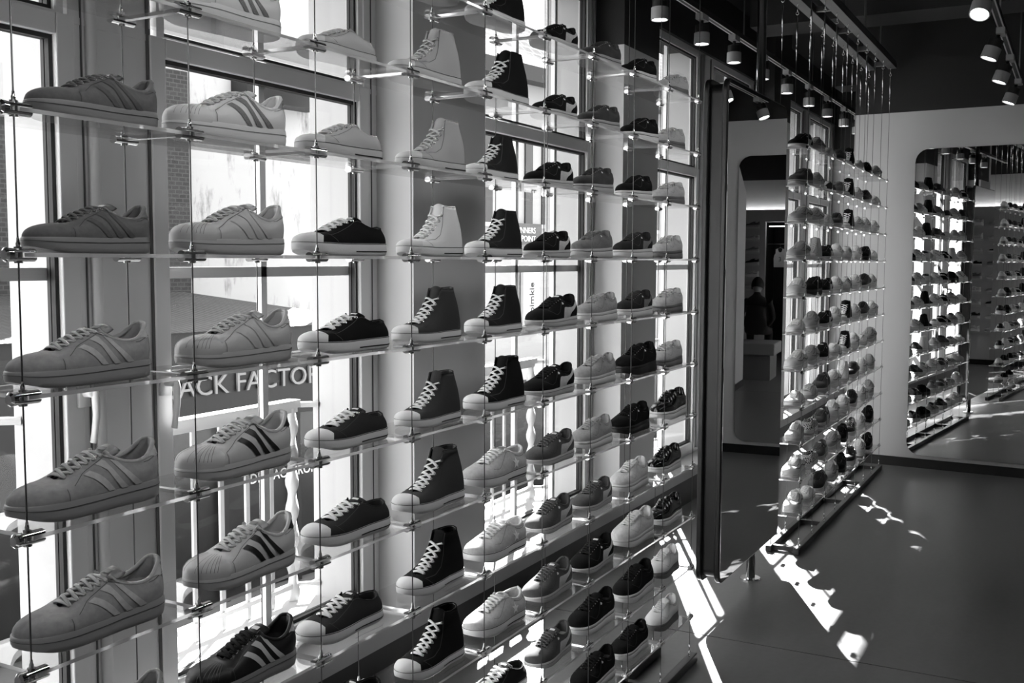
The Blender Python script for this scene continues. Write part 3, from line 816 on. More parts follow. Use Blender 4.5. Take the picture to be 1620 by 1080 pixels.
    if fam in ('low', 'high', 'star'):
        mb = MB(); sole_line(mb, 0.50, 0.30, 0.40); P['sole_stripe'] = (mb, 'line')
        mb = MB(); sole_line(mb, 0.0, 0.93, 0.985, 0.0002); P['sole_piping'] = (mb, 'line')
    else:
        mb = MB(); sole_line(mb, 0.0, 0.66, 0.70, 0.0003); P['sole_seam'] = (mb, 'seam')
    # ---- upper
    NV = 10; mb = MB()
    for sg in (-1, 1):
        vs = [sh.S(t, j/NV, sg) for t in ts for j in range(NV+1)]
        mb.add(off(vs), grid_faces(len(ts), NV+1))
    # inner wall of the collar and throat
    for sg in (-1, 1):
        vs = []
        tt = [t for t in ts if t >= sh.tv]
        for t in tt:
            T = sh.top(t, sg); Bt = sh.bottom(t, sg)
            q = sh.S(t, 0.35, sg); c = Vector((lerp(T.x, LR*0.6, 0.05), T.y*0.86, T.z-0.004)); d = Vector((lerp(q.x, LR*0.6, 0.07), q.y*0.86, max(q.z, sh.hs(t)+0.008)))
            vs += [T, c, d]
        mb.add(off(vs), grid_faces(len(tt), 3))
    P['upper'] = (mb, 'upper')
    # lining and insole
    mb = MB()
    for sg in (-1, 1):
        vs = []; tt = [t for t in ts if t >= sh.tc-0.03]
        for t in tt:
            T = sh.top(t, sg); q = sh.S(t, 0.3, sg)
            vs += [Vector((lerp(T.x, .19, .07), T.y*0.84, T.z-0.001)), Vector((lerp(q.x, .19, .09), q.y*0.82, lerp(T.z, sh.hs(t), .5))), Vector((lerp(q.x, .19, .10), q.y*0.80, sh.hs(t)+0.006))]
        mb.add(off(vs), grid_faces(len(tt), 3))
    P['lining'] = (mb, 'lining')
    mb = MB(); tt = [t for t in ts if t > 0.42]
    vs = []
    for t in tt:
        w = half_w(t)*0.80; x = (t*LR-LR*.6)*0.92+LR*.6
        vs += [(x, -w, sh.hs(t)+0.008), (x, w, sh.hs(t)+0.008)]
    mb.add(off(vs), grid_faces(len(tt), 2)); P['insole'] = (mb, 'insole')
    # padded collar edge
    mb = MB(); pth = []
    cr = {'low': .0020, 'high': .0018, 'star': .0038, 'campus': .0036, 'shell': .0040, 'slip': .003}.get(fam, .0042)
    tt = [sh.tc+(1-sh.tc)*i/14 for i in range(15)]
    for t in tt: pth.append(sh.top(t, -1)+Vector((0, cr*0.7, -cr*0.3)))
    for t in reversed(tt[:-1]): pth.append(sh.top(t, 1)+Vector((0, -cr*0.7, -cr*0.3)))
    mb.tube(off(pth), cr, 8); P['collar'] = (mb, 'collar')
    # ---- tongue and laces
    V, E = sh.throat[0], sh.throat[-1]
    if fam != 'slip':
        mb = MB(); rows = []
        n = 12; ext = 0.022 if fam != 'high' else 0.012
        if fam in ('low', 'star'): ext = 0.014
        d = Vector((E[0]-sh.throat[-2][0], 0, E[1]-sh.throat[-2][1])).normalized()
        for i in range(n+1):
            f = i/n
            if f < 0.78:
                x = lerp(V[0]-0.004, E[0], f/0.78); z = interp(sh.throat, max(x, V[0]))[0]-0.0035
            else:
                k = (f-0.78)/0.22; x = E[0]+d.x*ext*k; z = E[1]-0.0035+d.z*ext*k+0.002*k
            w = lerp(sh.gap*0.75, sh.gap*1.75, f) * (1 if f < .97 else .8)
            for j in range(7):
                a = (j/6-0.5)*2
                rows.append((x+0.003*a*a, a*w, z-0.006*a*a))
        mb.add(off(rows), grid_faces(n+1, 7))
        back = [(p[0]+0.0045, p[1]*0.98, p[2]-0.003) for p in rows[7*8:]]
        k0 = len(back)//7; mb.add(off(back), grid_faces(k0, 7))
        top_ = rows[-7:]; bk = back[-7:]; mb.add(off(list(top_)+list(bk)), [(j, j+1, j+8, j+7) for j in range(6)])
        for jj in (0, 6):
            e1 = [rows[7*i+jj] for i in range(8, n+1)]; e2 = [back[7*i+jj] for i in range(k0)]
            mb.add(off(e1+e2), [(i, i+1, k0+i+1, k0+i) for i in range(k0-1)])
        P['tongue'] = (mb, 'tongue')
        if fam in ('campus', 'shell', 'low', 'star', 'suede'):
            mb = MB(); lab = [rows[7*11+j] for j in (2, 3, 4)]+[rows[7*10+j] for j in (2, 3, 4)]
            lab = [(p[0]-0.0012, p[1]*1.2, p[2]+0.0012) for p in lab]
            mb.add(off(lab), [(0, 1, 4, 3), (1, 2, 5, 4)]); P['tongue_label'] = (mb, 'label')
        nl = {'high': 7, 'low': 5, 'star': 6, 'ring': 4}.get(fam, 6)
        mb = MB(); eb = MB()
        def anchor(i, sg):
            f = (i+0.35)/nl; t = lerp(sh.tv, sh.tc, f)
            return sh.P(t, 0.90 if fam != 'high' else 0.92, sg, 0.0012), sh.top(t, sg)
        lw = {'low': 0.0036, 'high': 0.0034, 'star': 0.0030, 'shell': 0.0032, 'campus': 0.0030}.get(fam, 0.0026)
        def lace(p, q, hump):
            pts = []
            for k in range(9):
                f = k/8; v = p.lerp(q, f); v.z += hump*math.sin(math.pi*f)**0.7; v.x -= hump*0.45*math.sin(math.pi*f)**0.7
                pts.append(v)
            mb.tube(off(pts), 1.0, 6, ell=(lw, 0.0013), up=(-0.55, 0, 0.85))
        for i in range(nl):
            a, _ = anchor(i, -1); b, _ = anchor(i, 1)
            if i == 0: lace(a, b, 0.0035)
            if i < nl-1:
                a2, _ = anchor(i+1, -1); b2, _ = anchor(i+1, 1)
                lace(a, b2, 0.0055); lace(b, a2, 0.0022)
            for sg in (-1, 1):
                p, T = anchor(i, sg); q, _ = sh.P(lerp(sh.tv, sh.tc, (i+.35)/nl), 0.90, sg, 0.004), 0
                nn = (q-p).normalized() if (q-p).length > 1e-9 else Vector((0, sg, 0))
                c = Vector(p)-Vector((LR/2, 0, 0))
                if fam in ('low', 'high'): eb.torus(c, nn, 0.0032, 0.0009, 10, 5)
                elif fam == 'ring': eb.torus(c+Vector((0, sg*0.004, -0.004)), Vector((0.2, 1*sg, 0.4)), 0.0062, 0.0014, 14, 6)
                else: eb.torus(c, nn, 0.0019, 0.0006, 8, 4)
        if fam in ('campus', 'shell', 'runner'):   # tied top row
            a, _ = anchor(nl-1, -1); b, _ = anchor(nl-1, 1); lace(a, b, 0.0045)
        P['laces'] = (mb, 'lace'); P['eyelets'] = (eb, 'eyelet')
    # ---- seams and trims
    sm = MB()
    for sg in (-1, 1):
        if fam in ('campus', 'shell'):
            strip(sm, sh, [(.078 if fam == 'campus' else .066, .45), (.10, .70), (.128, .80), (.155, .93)], .0011, .0008, sg)
            strip(sm, sh, [(.066, .45), (.066, .05)], .0011, .0008, sg)
            strip(sm, sh, [(.205, .80), (.215, .66), (.232, .62), (.246, .66)], .0011, .0008, sg)
        elif fam in ('low',):
            strip(sm, sh, [(.060, .55), (.085, .58), (.125, .72), (.158, .97)], .0012, .0008, sg)
            strip(sm, sh, [(.057, .62), (.062, .35), (.070, .1)], .0012, .0008, sg)
        elif fam == 'high':
            strip(sm, sh, [(.060, .62), (.090, .45), (.120, .50), (.142, .70), (.158, .985)], .0016, .0008, sg, 14)
            strip(sm, sh, [(.057, .62), (.062, .35), (.070, .1)], .0012, .0008, sg)
            strip(sm, sh, [(.236, .05), (.232, .5), (.226, .96)], .0012, .0008, sg)
        elif fam == 'star':
            strip(sm, sh, [(.066, .50), (.085, .35), (.10, .45), (.14, .80), (.156, .96)], .0011, .0008, sg)
            strip(sm, sh, [(.17, .86), (.195, .74), (.222, .72), (.243, .78)], .0011, .0008, sg)
        elif fam in ('suede', 'plat', 'ridge', 'ring'):
            strip(sm, sh, [(.056, .65), (.075, .25), (.100, .35), (.14, .78), (.156, .95)], .0011, .0008, sg)
            strip(sm, sh, [(.17, .86), (.20, .72), (.225, .70), (.244, .74)], .0011, .0008, sg)
        elif fam == 'runner':
            strip(sm, sh, [(.05, .5), (.10, .30), (.15, .42), (.20, .30), (.24, .5)], .006, .0015, sg)
            strip(sm, sh, [(.08, .65), (.11, .60), (.14, .72), (.16, .93)], .003, .0012, sg)
    if sm.v: P['stitching'] = (sm, 'seam')
    if fam in ('campus', 'shell'):
        for i in range(3):
            for sg in (-1, 1):
                mb = MB()
                xt = .098+.0245*i; v1 = (.63, .76, .86)[i]
                lo = [(xt, v1), (xt+.013, v1*.70), (xt+.025, v1*.38), (xt+.037, .05)]
                up = [(x+.0125, v+(.04, .02, 0, 0)[k]) for k, (x, v) in enumerate(lo)]
                band(mb, sh, lo, up, .0010, sg, 10, 2)
                P['side_stripe%d%d' % (i, sg+1)] = (mb, 'stripe')
        mb = MB()
        for sg in (-1, 1):
            band(mb, sh, [(.216, .93), (.217, .80), (.228, .60)], [(.2445, .97), (.247, .80), (.249, .58)], .0012, sg, 6, 5)
        P['heel_tab'] = (mb, 'tab')
    if fam in ('shell', 'low', 'high'):
        xc = .060 if fam == 'shell' else .041
        mb = MB(); tcap = [t for t in ts if sh.bottom(t, 1).x < xc]
        for sg in (-1, 1):
            vs = []
            for t in tcap+[tcap[-1]+0.0001]:
                lo, hi = 0.0, 1.0
                if sh.S(t, 1, sg).x > xc:
                    for _ in range(18):
                        mm = (lo+hi)/2
                        if sh.S(t, mm, sg).x < xc: lo = mm
                        else: hi = mm
                else: lo = 1.0
                lo = max(lo, 0.02)
                for j in range(9): vs.append(sh.P(t, lo*j/8, sg, 0.0016))
            mb.add(off(vs), grid_faces(len(tcap)+1, 9))
        P['toe_cap'] = (mb, 'cap')
        if fam == 'shell':
            mb = MB()
            for sg in (-1, 1):
                for yy in (0.0, .18, .36, .54, .72, .9):
                    vs = []; w0 = 0.0008
                    for j in range(9):
                        f = j/8
                        t = lerp(0.010, 0.13, yy); v = lerp(0.16, 0.93, f)
                        tt_ = lerp(t, t*1.0+0.02*f*yy, f)
                        p = sh.P(tt_, v, sg, 0.0023)
                        if p.x > xc: break
                        vs += [p+Vector((0, -w0/2, 0)), p+Vector((0, w0/2, 0))]
                    if len(vs) > 4: mb.add(off(vs), grid_faces(len(vs)//2, 2))
            P['toe_ridges'] = (mb, 'seam')
    if fam in ('suede', 'plat'):
        for sg in (-1, 1):
            mb = MB()
            band(mb, sh, [(.124, .03), (.128, .28), (.142, .52), (.172, .68), (.208, .75), (.246, .82)],
                         [(.170, .03), (.171, .20), (.182, .38), (.202, .50), (.226, .56), (.248, .60)], .0011, sg, 18, 4)
            P['side_strip%d' % (sg+1)] = (mb, 'stripe')
            mb = MB(); band(mb, sh, [(.131, .62), (.139, .59)], [(.135, .72), (.143, .69)], .0014, sg, 2, 2)
            P['side_badge%d' % (sg+1)] = (mb, 'label')
    if fam == 'star':
        for sg in (-1, 1):
            mb = MB()
            c = (.168, .40); vs = [sh.at_x(c[0], c[1], sg, .0016)]
            for k in range(10):
                rr = .0155 if k % 2 == 0 else .0062; a = math.pi/2+k*math.pi/5
                vs.append(sh.at_x(c[0]+rr*math.cos(a), c[1]+rr*math.sin(a)/.045, sg, .0014))
            mb.add(off(vs), [(0, 1+k, 1+(k+1) % 10) for k in range(10)])
            P['side_star%d' % (sg+1)] = (mb, 'stripe')
    res = []
    for nme, (mb, key) in P.items():
        if not mb.v: continue
        me = mb.mesh(nme.rstrip('0123456789'), True, fixn=nme not in ('insole',), weld=2e-5)
        if nme in ('sole',):
            bm = bmesh.new(); bm.from_mesh(me)
            for e in bm.edges:
                if len(e.link_faces) == 2 and e.calc_face_angle(0) > R(50): e.smooth = False
            bm.to_mesh(me); bm.free()
        res.append((nme.rstrip('0123456789'), me, key))
    GEO[fam] = res
    return res
def smat(kind, v):
    v = round(v, 2); nm = '%s_%02d' % (kind, int(v*100))
    if kind == 'suede': return mat(nm, v, 0.95, bump=('noise', 900, 0.25, 0.0006), spec=0.15, var=0.10, vscale=120, sheen=0.15 if v > .2 else 0.0)
    if kind == 'canvas': return mat(nm, v, 0.9, bump=('weave', 380, 0.3, 0.0004), spec=0.2)
    if kind == 'leather': return mat(nm, v, 0.45, bump=('noise', 500, 0.12, 0.0004), spec=0.4)
    if kind == 'patent': return mat(nm, v, 0.12, spec=0.6)
    if kind == 'glitter': return mat(nm, v, 0.5, bump=('voronoi', 900, 0.8, 0.0006), var=0.35, vscale=900)
    if kind == 'rubber': return mat(nm, v, 0.5, spec=0.4, bump=('noise', 200, 0.05, 0.0005))
    if kind == 'foxing': return mat(nm, v, 0.5, spec=0.4, bump=('voronoi', 330, 0.25, 0.0008))
    if kind == 'lace': return mat(nm, v, 0.9, bump=('weave', 900, 0.3, 0.0003), spec=0.2)
    return mat(nm, v, 0.6)
def check_mat():
    m = mat('checker_canvas', 0.8, 0.9); nt = m.node_tree; b = nt.nodes['Principled BSDF']
    tc = nt.nodes.new('ShaderNodeTexCoord'); t = nt.nodes.new('ShaderNodeTexChecker'); t.inputs['Scale'].default_value = 95
    t.inputs[1].default_value = (.02, .02, .02, 1); t.inputs[2].default_value = (.75, .75, .75, 1)
    nt.links.new(tc.outputs['Object'], t.inputs['Vector']); nt.links.new(t.outputs[0], b.inputs['Base Color'])
check_mat()
# type: family, material kind, colours (upper, sole, lace, stripe, lining, tab), words
TYPES = {
 'campusdark': ('campus', 'suede', .43, .57, .44, .38, .52, .45, 'dark grey suede low sneaker with tonal side stripes'),
 'campusgrey': ('campus', 'suede', .62, .62, .80, .76, .72, .76, 'mid grey suede low sneaker with pale side stripes'),
 'shellgrey': ('shell', 'leather', .90, .90, .90, ('glitter', .52), .86, .58, 'white leather low sneaker with glittering grey stripes'),
 'shellmono': ('shell', 'leather', .75, .72, .78, .74, .74, .74, 'pale grey leather low sneaker with tonal stripes'),
 'shellblackstripe': ('shell', 'leather', .77, .74, .84, .09, .84, .09, 'white leather low sneaker with black side stripes'),
 'shellblack': ('shell', 'leather', .10, .55, .12, .78, .14, .78, 'black leather low sneaker with white side stripes'),
 'lowlight': ('low', 'canvas', .74, .80, .80, .7, .7, .7, 'pale canvas low sneaker with rubber toe cap'),
 'lowblack': ('low', 'canvas', .07, .90, .93, .7, .3, .7, 'black canvas low sneaker with white laces'),
 'lowgrey': ('low', 'canvas', .19, .90, .93, .7, .55, .7, 'dark grey canvas low sneaker with white laces'),
 'highlight': ('high', 'canvas', .72, .80, .80, .7, .7, .7, 'pale canvas high-top with pale laces'),
 'highwhite': ('high', 'canvas', .93, .90, .96, .9, .9, .9, 'white canvas high-top with white laces'),
 'highgrey': ('high', 'canvas', .25, .90, .93, .7, .66, .7, 'grey canvas high-top with white laces'),
 'highdark': ('high', 'canvas', .14, .91, .94, .7, .5, .7, 'charcoal canvas high-top with white toe cap'),
 'highblack': ('high', 'canvas', .07, .90, .94, .7, .62, .7, 'black canvas high-top with white laces'),
 'star': ('star', 'suede', .74, .88, .94, .98, .85, .8, 'pale suede low sneaker with a white star'),
 'suedeblack': ('suede', 'suede', .08, .76, .10, .74, .6, .5, 'black suede low sneaker with pale side strip'),
 'suedegrey': ('suede', 'suede', .28, .74, .35, .70, .75, .5, 'charcoal suede low sneaker with pale side strip'),
 'suedemid': ('plat', 'suede', .16, .78, .2, .42, .4, .5, 'black suede platform sneaker with grey side strip'),
 'platdark': ('plat', 'suede', .22, .62, .22, .24, .3, .4, 'dark suede platform sneaker with grey sole'),
 'platmid': ('plat', 'suede', .42, .70, .42, .42, .5, .5, 'mid grey suede platform sneaker with pale badge'),
 'platlight': ('plat', 'suede', .58, .80, .62, .60, .7, .6, 'light grey suede platform sneaker with white sole'),
 'platblackwhite': ('plat', 'suede', .07, .84, .08, .09, .3, .4, 'black suede platform sneaker with white sole'),
 'platallblack': ('plat', 'suede', .06, .10, .07, .07, .15, .3, 'all black suede platform sneaker'),
 'ridgelight': ('ridge', 'suede', .78, .80, .84, .8, .75, .7, 'pale suede sneaker with ridged white platform sole'),
 'ridgeblack': ('ridge', 'suede', .08, .84, .09, .2, .3, .7, 'black suede sneaker with ridged white platform sole'),
 'ridgelightdark': ('ridge', 'leather', .84, .40, .86, .8, .75, .7, 'white leather sneaker with ridged dark sole'),
 'ringlight': ('ring', 'suede', .70, .42, .72, .7, .65, .7, 'light grey suede sneaker with ring eyelets and dark sole'),
 'ringblack': ('ring', 'patent', .07, .84, .09, .2, .3, .7, 'black patent sneaker with silver ring eyelets'),
 'runnerwhite': ('runner', 'leather', .82, .90, .95, .8, .85, .8, 'chunky white running shoe'),
 'runnergrey': ('runner', 'leather', .60, .80, .66, .5, .6, .5, 'chunky grey running shoe'),
 'runnerblack': ('runner', 'leather', .09, .80, .14, .5, .2, .5, 'chunky black running shoe'),
 'slipcheck': ('slip', 'check', .8, .88, .8, .5, .4, .5, 'checkered slip-on shoe'),
 'slipblack': ('slip', 'canvas', .07, .86, .8, .5, .3, .5, 'black slip-on shoe with white sole'),
 'lowwhite': ('low', 'canvas', .92, .92, .95, .9, .9, .9, 'white canvas low sneaker'),
}
PROTO = {}
def make_shoe(ty):
    if ty in PROTO: return copy_tree(PROTO[ty])
    fam, kind, up, so, la, stp, li, tb, words = TYPES[ty]
    t = empty('sneaker' if fam != 'high' else 'high_top_sneaker')
    um = 'checker_canvas' if kind == 'check' else smat(kind, up)
    ck = {'upper': um, 'sole': smat('foxing' if fam in ('low', 'high', 'star') else 'rubber', so), 'line': smat('plain', .08), 'seam': smat('plain', up*0.55 if up > .2 else .2),
          'lining': smat('plain', li), 'insole': smat('plain', min(.95, max(li+.15, .7))), 'collar': um, 'tongue': um,
          'lace': smat('lace', la), 'eyelet': smat('plain', .7) if fam not in ('low', 'high', 'ring') else 'chrome', 'label': smat('plain', .85 if up < .5 else .45),
          'stripe': smat(*stp) if isinstance(stp, tuple) else smat('leather' if kind == 'leather' else 'suede', stp), 'tab': smat('leather', tb), 'cap': smat('rubber', .88 if fam != 'shell' else up)}
    if fam == 'shell' and up < .2: ck['seam'] = smat('plain', .25)
    if fam in ('campus', 'star'): ck['collar'] = smat('suede', li)
    for nme, me, key in build_parts(fam):
        o = link(nme, me, ck[key], t)
        if nme in ('eyelets', 'toe_ridges', 'stitching'): o['kind'] = 'stuff'
    PROTO[ty] = t
    return t
ORD = {0: 'eye-level shelf', 1: 'first shelf above eye level', 2: 'second shelf above eye level', 3: 'top shelf',
       -1: 'first shelf below eye level', -2: 'second shelf below eye level', -3: 'third shelf below eye level', -4: 'fourth shelf below eye level',
       -5: 'fifth shelf below eye level', -6: 'sixth shelf below eye level', -7: 'lowest shelf'}
NTH = ['first', 'second', 'third', 'fourth', 'fifth', 'sixth', 'seventh', 'eighth', 'ninth']
def place_shoe(ty, x, y, z, L, rz, where, group, zs=1.0):
    t = make_shoe(ty); k = L/LR
    t.location = (x, y, z); t.rotation_euler = (0, 0, rz); t.scale = (k, k*(0.6+0.4/k) if k < 1 else k, k*zs)
    w = TYPES[ty][8].split(' with ')[0]
    tag(t, w+where, 'shoe', group)
    return t
RACK_ONE = {
    0: [(3,'shellgrey',0.150,0.245), (2,'shellmono',0.150,0.245), (1,'campusdark',0.190,0.235), (0,'campusdark',0.173,0.220), (-1,'campusgrey',0.153,0.250), (-2,'campusgrey',0.156,0.268), (-3,'campusgrey',0.160,0.267), (-4,'campusgrey',0.163,0.265)],
    1: [(3,'shellgrey',0.150,0.245), (2,'shellgrey',0.151,0.267), (1,'shellgrey',0.156,0.268), (0,'shellmono',0.157,0.254), (-1,'shellmono',0.169,0.260), (-2,'shellblackstripe',0.164,0.268), (-3,'shellblackstripe',0.175,0.263), (-4,'shellblack',0.175,0.254), (-5,'shellblack',0.150,0.245)],
    2: [(3,'lowlight',0.150,0.245), (2,'lowlight',0.155,0.220), (1,'lowlight',0.160,0.245), (0,'lowblack',0.160,0.261), (-1,'lowblack',0.172,0.254), (-2,'lowgrey',0.178,0.238), (-3,'lowgrey',0.173,0.253), (-4,'lowgrey',0.149,0.246), (-5,'lowblack',0.159,0.242)],
    3: [(3,'highlight',0.150,0.245), (2,'highlight',0.160,0.250), (1,'highlight',0.186,0.239), (0,'highwhite',0.181,0.231), (-1,'highgrey',0.166,0.237), (-2,'highgrey',0.170,0.230), (-3,'highgrey',0.173,0.254), (-4,'highblack',0.181,0.241), (-5,'highblack',0.176,0.248)],
    4: [(3,'highblack',0.171,0.235), (2,'highblack',0.181,0.268), (1,'highdark',0.150,0.220), (0,'highdark',0.166,0.235), (-1,'highdark',0.165,0.234), (-2,'highblack',0.171,0.249), (-3,'star',0.170,0.265), (-4,'star',0.177,0.257), (-5,'star',0.173,0.255), (-6,'lowblack',0.195,0.254)],
    5: [(3,'suedeblack',0.191,0.220), (2,'suedeblack',0.195,0.220), (1,'suedeblack',0.161,0.227), (0,'suedeblack',0.155,0.222), (-1,'suedeblack',0.186,0.253), (-2,'suedeblack',0.167,0.240), (-3,'suedegrey',0.178,0.230), (-4,'suedegrey',0.177,0.231), (-5,'suedegrey',0.169,0.240), (-6,'suedegrey',0.178,0.233)],
    6: [(3,'platdark',0.196,0.220), (2,'platdark',0.187,0.220), (1,'platdark',0.148,0.220), (0,'platmid',0.146,0.222), (-1,'platlight',0.184,0.220), (-2,'platlight',0.172,0.223), (-3,'platlight',0.153,0.220), (-4,'suedegrey',0.168,0.220), (-5,'suedeblack',0.169,0.242), (-6,'platblackwhite',0.169,0.250), (-7,'platblackwhite',0.186,0.242)],
    7: [(3,'platblackwhite',0.190,0.220), (2,'platblackwhite',0.213,0.223), (1,'platblackwhite',0.172,0.220), (0,'suedemid',0.168,0.229), (-1,'suedemid',0.186,0.220), (-2,'platallblack',0.209,0.253), (-3,'platallblack',0.158,0.231), (-4,'ridgelight',0.158,0.232), (-5,'ridgelight',0.199,0.255), (-6,'ridgeblack',0.211,0.257), (-7,'ridgeblack',0.180,0.224)],
    8: [(3,'ringlight',0.211,0.220), (2,'ringlight',0.177,0.220), (1,'ringlight',0.183,0.220), (0,'ringlight',0.179,0.220), (-1,'ringlight',0.188,0.220), (-2,'ringlight',0.185,0.220), (-3,'ringblack',0.227,0.249), (-4,'ringblack',0.188,0.220), (-5,'ringblack',0.204,0.227), (-6,'ridgelightdark',0.191,0.220), (-7,'ridgelightdark',0.186,0.227)],
}
random.seed(11)
HZ = 0.0033
for b in RACK_ONE:
    for (k, ty, dx, L) in RACK_ONE[b]:
        place_shoe(ty, 0.969+PIT*b+dx, 1.365, LEV0+LEVS*k+HZ, L, R(-3+random.uniform(-2, 2)),
                   ', near rack, %s, %s bay from left' % (ORD[k], NTH[b]), 'shoes on the near rack')
T2 = {
 3: ['suedeblack', 'runnergrey', 'lowlight', 'platdark', 'highblack', 'star', 'platallblack', 'runnergrey'],
 2: ['platdark', 'runnergrey', 'lowgrey', 'platmid', 'highblack', 'runnerwhite', 'runnerblack', 'lowlight'],
 1: ['runnergrey', 'runnergrey', 'lowlight', 'platdark', 'highblack', 'runnerwhite', 'runnerwhite', 'runnerwhite'],
 0: ['runnergrey', 'highlight', 'suedeblack', 'runnerwhite', 'shellblackstripe', 'runnerwhite', 'platallblack', 'lowwhite'],
 -1: ['runnerwhite', 'platallblack', 'suedeblack', 'runnerwhite', 'shellblackstripe', 'runnerwhite', 'runnerblack', 'runnerwhite'],
 -2: ['lowwhite', 'runnergrey', 'suedeblack', 'runnerwhite', 'highblack', 'runnerwhite', 'runnerblack', 'runnerwhite'],
 -3: ['runnerwhite', 'runnergrey', 'suedeblack', 'lowwhite', 'highblack', 'runnerwhite', 'lowwhite', 'runnergrey'],
 -4: ['lowwhite', 'lowlight', 'platdark', 'runnerwhite', 'highwhite', 'runnerblack', 'runnerwhite', 'runnergrey'],
 -5: ['shellmono', 'slipcheck', 'suedegrey', 'runnerwhite', 'runnerwhite', 'runnerblack', 'runnerwhite', 'runnergrey'],
 -6: ['runnerwhite', 'slipcheck', 'suedegrey', 'runnergrey', 'platallblack', 'ringblack', 'runnerwhite', 'platallblack'],
 -7: ['runnerwhite', 'lowwhite', 'runnerblack', 'runnergrey', 'platallblack', 'runnerblack', 'runnerwhite', 'platallblack'],
}
for k in T2:
    for b, ty in enumerate(T2[k]):
        place_shoe(ty, X2+PIT*b+0.145+random.uniform(-.02, .02), 1.37, LEV0+LEVS*k+HZ, random.uniform(.245, .265), R(random.uniform(-7, 5)),
                   ', far rack, %s, %s bay from left' % (ORD[k], NTH[b]), 'shoes on the far rack')

# ================================================================== BEHIND THE CAMERA, SEEN IN THE MIRRORS
mat('bracket_white', 0.8, 0.4)
cols = [(0.14, 'left of niche'), (0.44, 'second from niche'), (0.74, 'third from niche'), (1.04, 'fourth from niche'), (-1.07, 'right of niche'), (-1.37, 'farthest right')]
rnd = ['runnerwhite', 'lowblack', 'runnergrey', 'shellmono', 'platmid', 'runnerblack', 'lowlight', 'star']
rown = ['lowest', 'second', 'third', 'fourth', 'fifth', 'sixth', 'seventh', 'eighth', 'top']
for ci, (y, wh) in enumerate(cols):
    for r in range(9):
        z = 0.52+0.205*r
        s = MB(); s.box((-0.599, y-0.11, z-0.004), (-0.50, y+0.11, z)); s.box((-0.599, y-0.11, z-0.03), (-0.593, y+0.11, z-0.004))
        o = obj('shoe_ledge', s, 'bracket_white'); tag(o, 'small white wall ledge, %s in the column %s' % (rown[r], wh), 'shelf', 'white shoe ledges on the back wall')
        place_shoe(rnd[(ci*3+r*5) % 8], -0.545, y, z+0.0005, .235, R(90), ' on %s back wall ledge, column %s' % (rown[r], wh), 'shoes on the back wall ledges')
# bench
bn = empty('bench', (2.42, -0.92, 0)); tag(bn, 'low grey block bench in the open room behind the photographer', 'bench')
s = MB(); s.box((-0.05, -0.5, 0.0), (0.60, 0.66, 0.34)); obj('bench_base', s, mat('bench_grey', 0.5, 0.7), bn)
s = MB(); s.box((-0.08, -0.55, 0.34), (0.65, 0.72, 0.50)); o = obj('bench_top', s, mat('bench_top_grey', 0.6, 0.6), bn); bv = o.modifiers.new('b', 'BEVEL'); bv.width = 0.015; bv.segments = 3
# jersey on a hanger in the niche
jr = empty('jersey', (-0.90, -0.66, 1.647)); jr.scale = (.5, .5, .5); tag(jr, 'white sleeveless jersey hanging in the dark clothes niche', 'shirt')
out = [(-.20, -.30), (.20, -.30), (.21, .0), (.19, .10), (.15, .16), (.14, .30), (.08, .32), (.05, .22), (0, .19), (-.05, .22), (-.08, .32), (-.14, .30), (-.15, .16), (-.19, .10), (-.21, .0)]
s = MB(); s.prism(out, 'x', -0.012, 0.012); obj('cloth', s, mat('jersey_cloth', 0.88, 0.9), jr)
tm = text_mesh('3', 0.20, 0.002, 'CENTER'); o = link('number', tm, 'fascia_dark', jr); o.rotation_euler = (R(90), 0, R(90)); o.location = (0.0135, 0, -0.10)
s = MB(); s.tube([(0, -.15, .29), (0, 0, .36), (0, .15, .29)], .006, 8); s.tube([(0, 0, .36), (0.0, 0, .40), (0.016, 0, .43), (0.014, 0, .462), (0, 0, .466), (-.012, 0, .455)], .003, 6); obj('hanger', s, 'steel', jr)
cr = empty('clothes_rail', (-0.90, -0.445, 1.885)); tag(cr, 'thin steel clothes rail across the dark niche', 'rail')
s = MB(); s.cyl((0, -.42, 0), (0, .42, 0), .008, 12); obj('rod', s, 'steel', cr, True)

# ================================================================== PERSON SITTING ON THE BENCH
def skin_fig(name, verts, edges, m, parent, sub=2):
    me = bpy.data.meshes.new(name); me.from_pydata([v[:3] for v in verts], edges, []); me.update()
    o = bpy.data.objects.new(name, me); COL.objects.link(o); o.parent = parent
    sk = o.modifiers.new('skin', 'SKIN')
    for i, v in enumerate(verts):
        r = v[3] if isinstance(v[3], tuple) else (v[3], v[3])
        me.skin_vertices[0].data[i].radius = r
    me.skin_vertices[0].data[0].use_root = True
    ss = o.modifiers.new('s', 'SUBSURF'); ss.levels = sub; ss.render_levels = sub
    dg = bpy.context.evaluated_depsgraph_get(); bpy.context.view_layer.update()
    m2 = bpy.data.meshes.new_from_object(o.evaluated_get(bpy.context.evaluated_depsgraph_get()))
    o.modifiers.clear(); o.data = m2; m2.materials.clear()
    for p in m2.polygons: p.use_smooth = True
    m2.materials.append(None); o.material_slots[0].link = 'OBJECT'; o.material_slots[0].material = MATS[m]
    return o
mat('cloth_dark', 0.12, 0.9); mat('skin', 0.62, 0.6); mat('hair_dark', 0.12, 0.8); mat('trouser_dark', 0.17, 0.9)
pe = empty('person', (2.66, -0.52, 0.60), math.pi); tag(pe, 'person in dark clothes sitting hunched on the grey block bench', 'person')
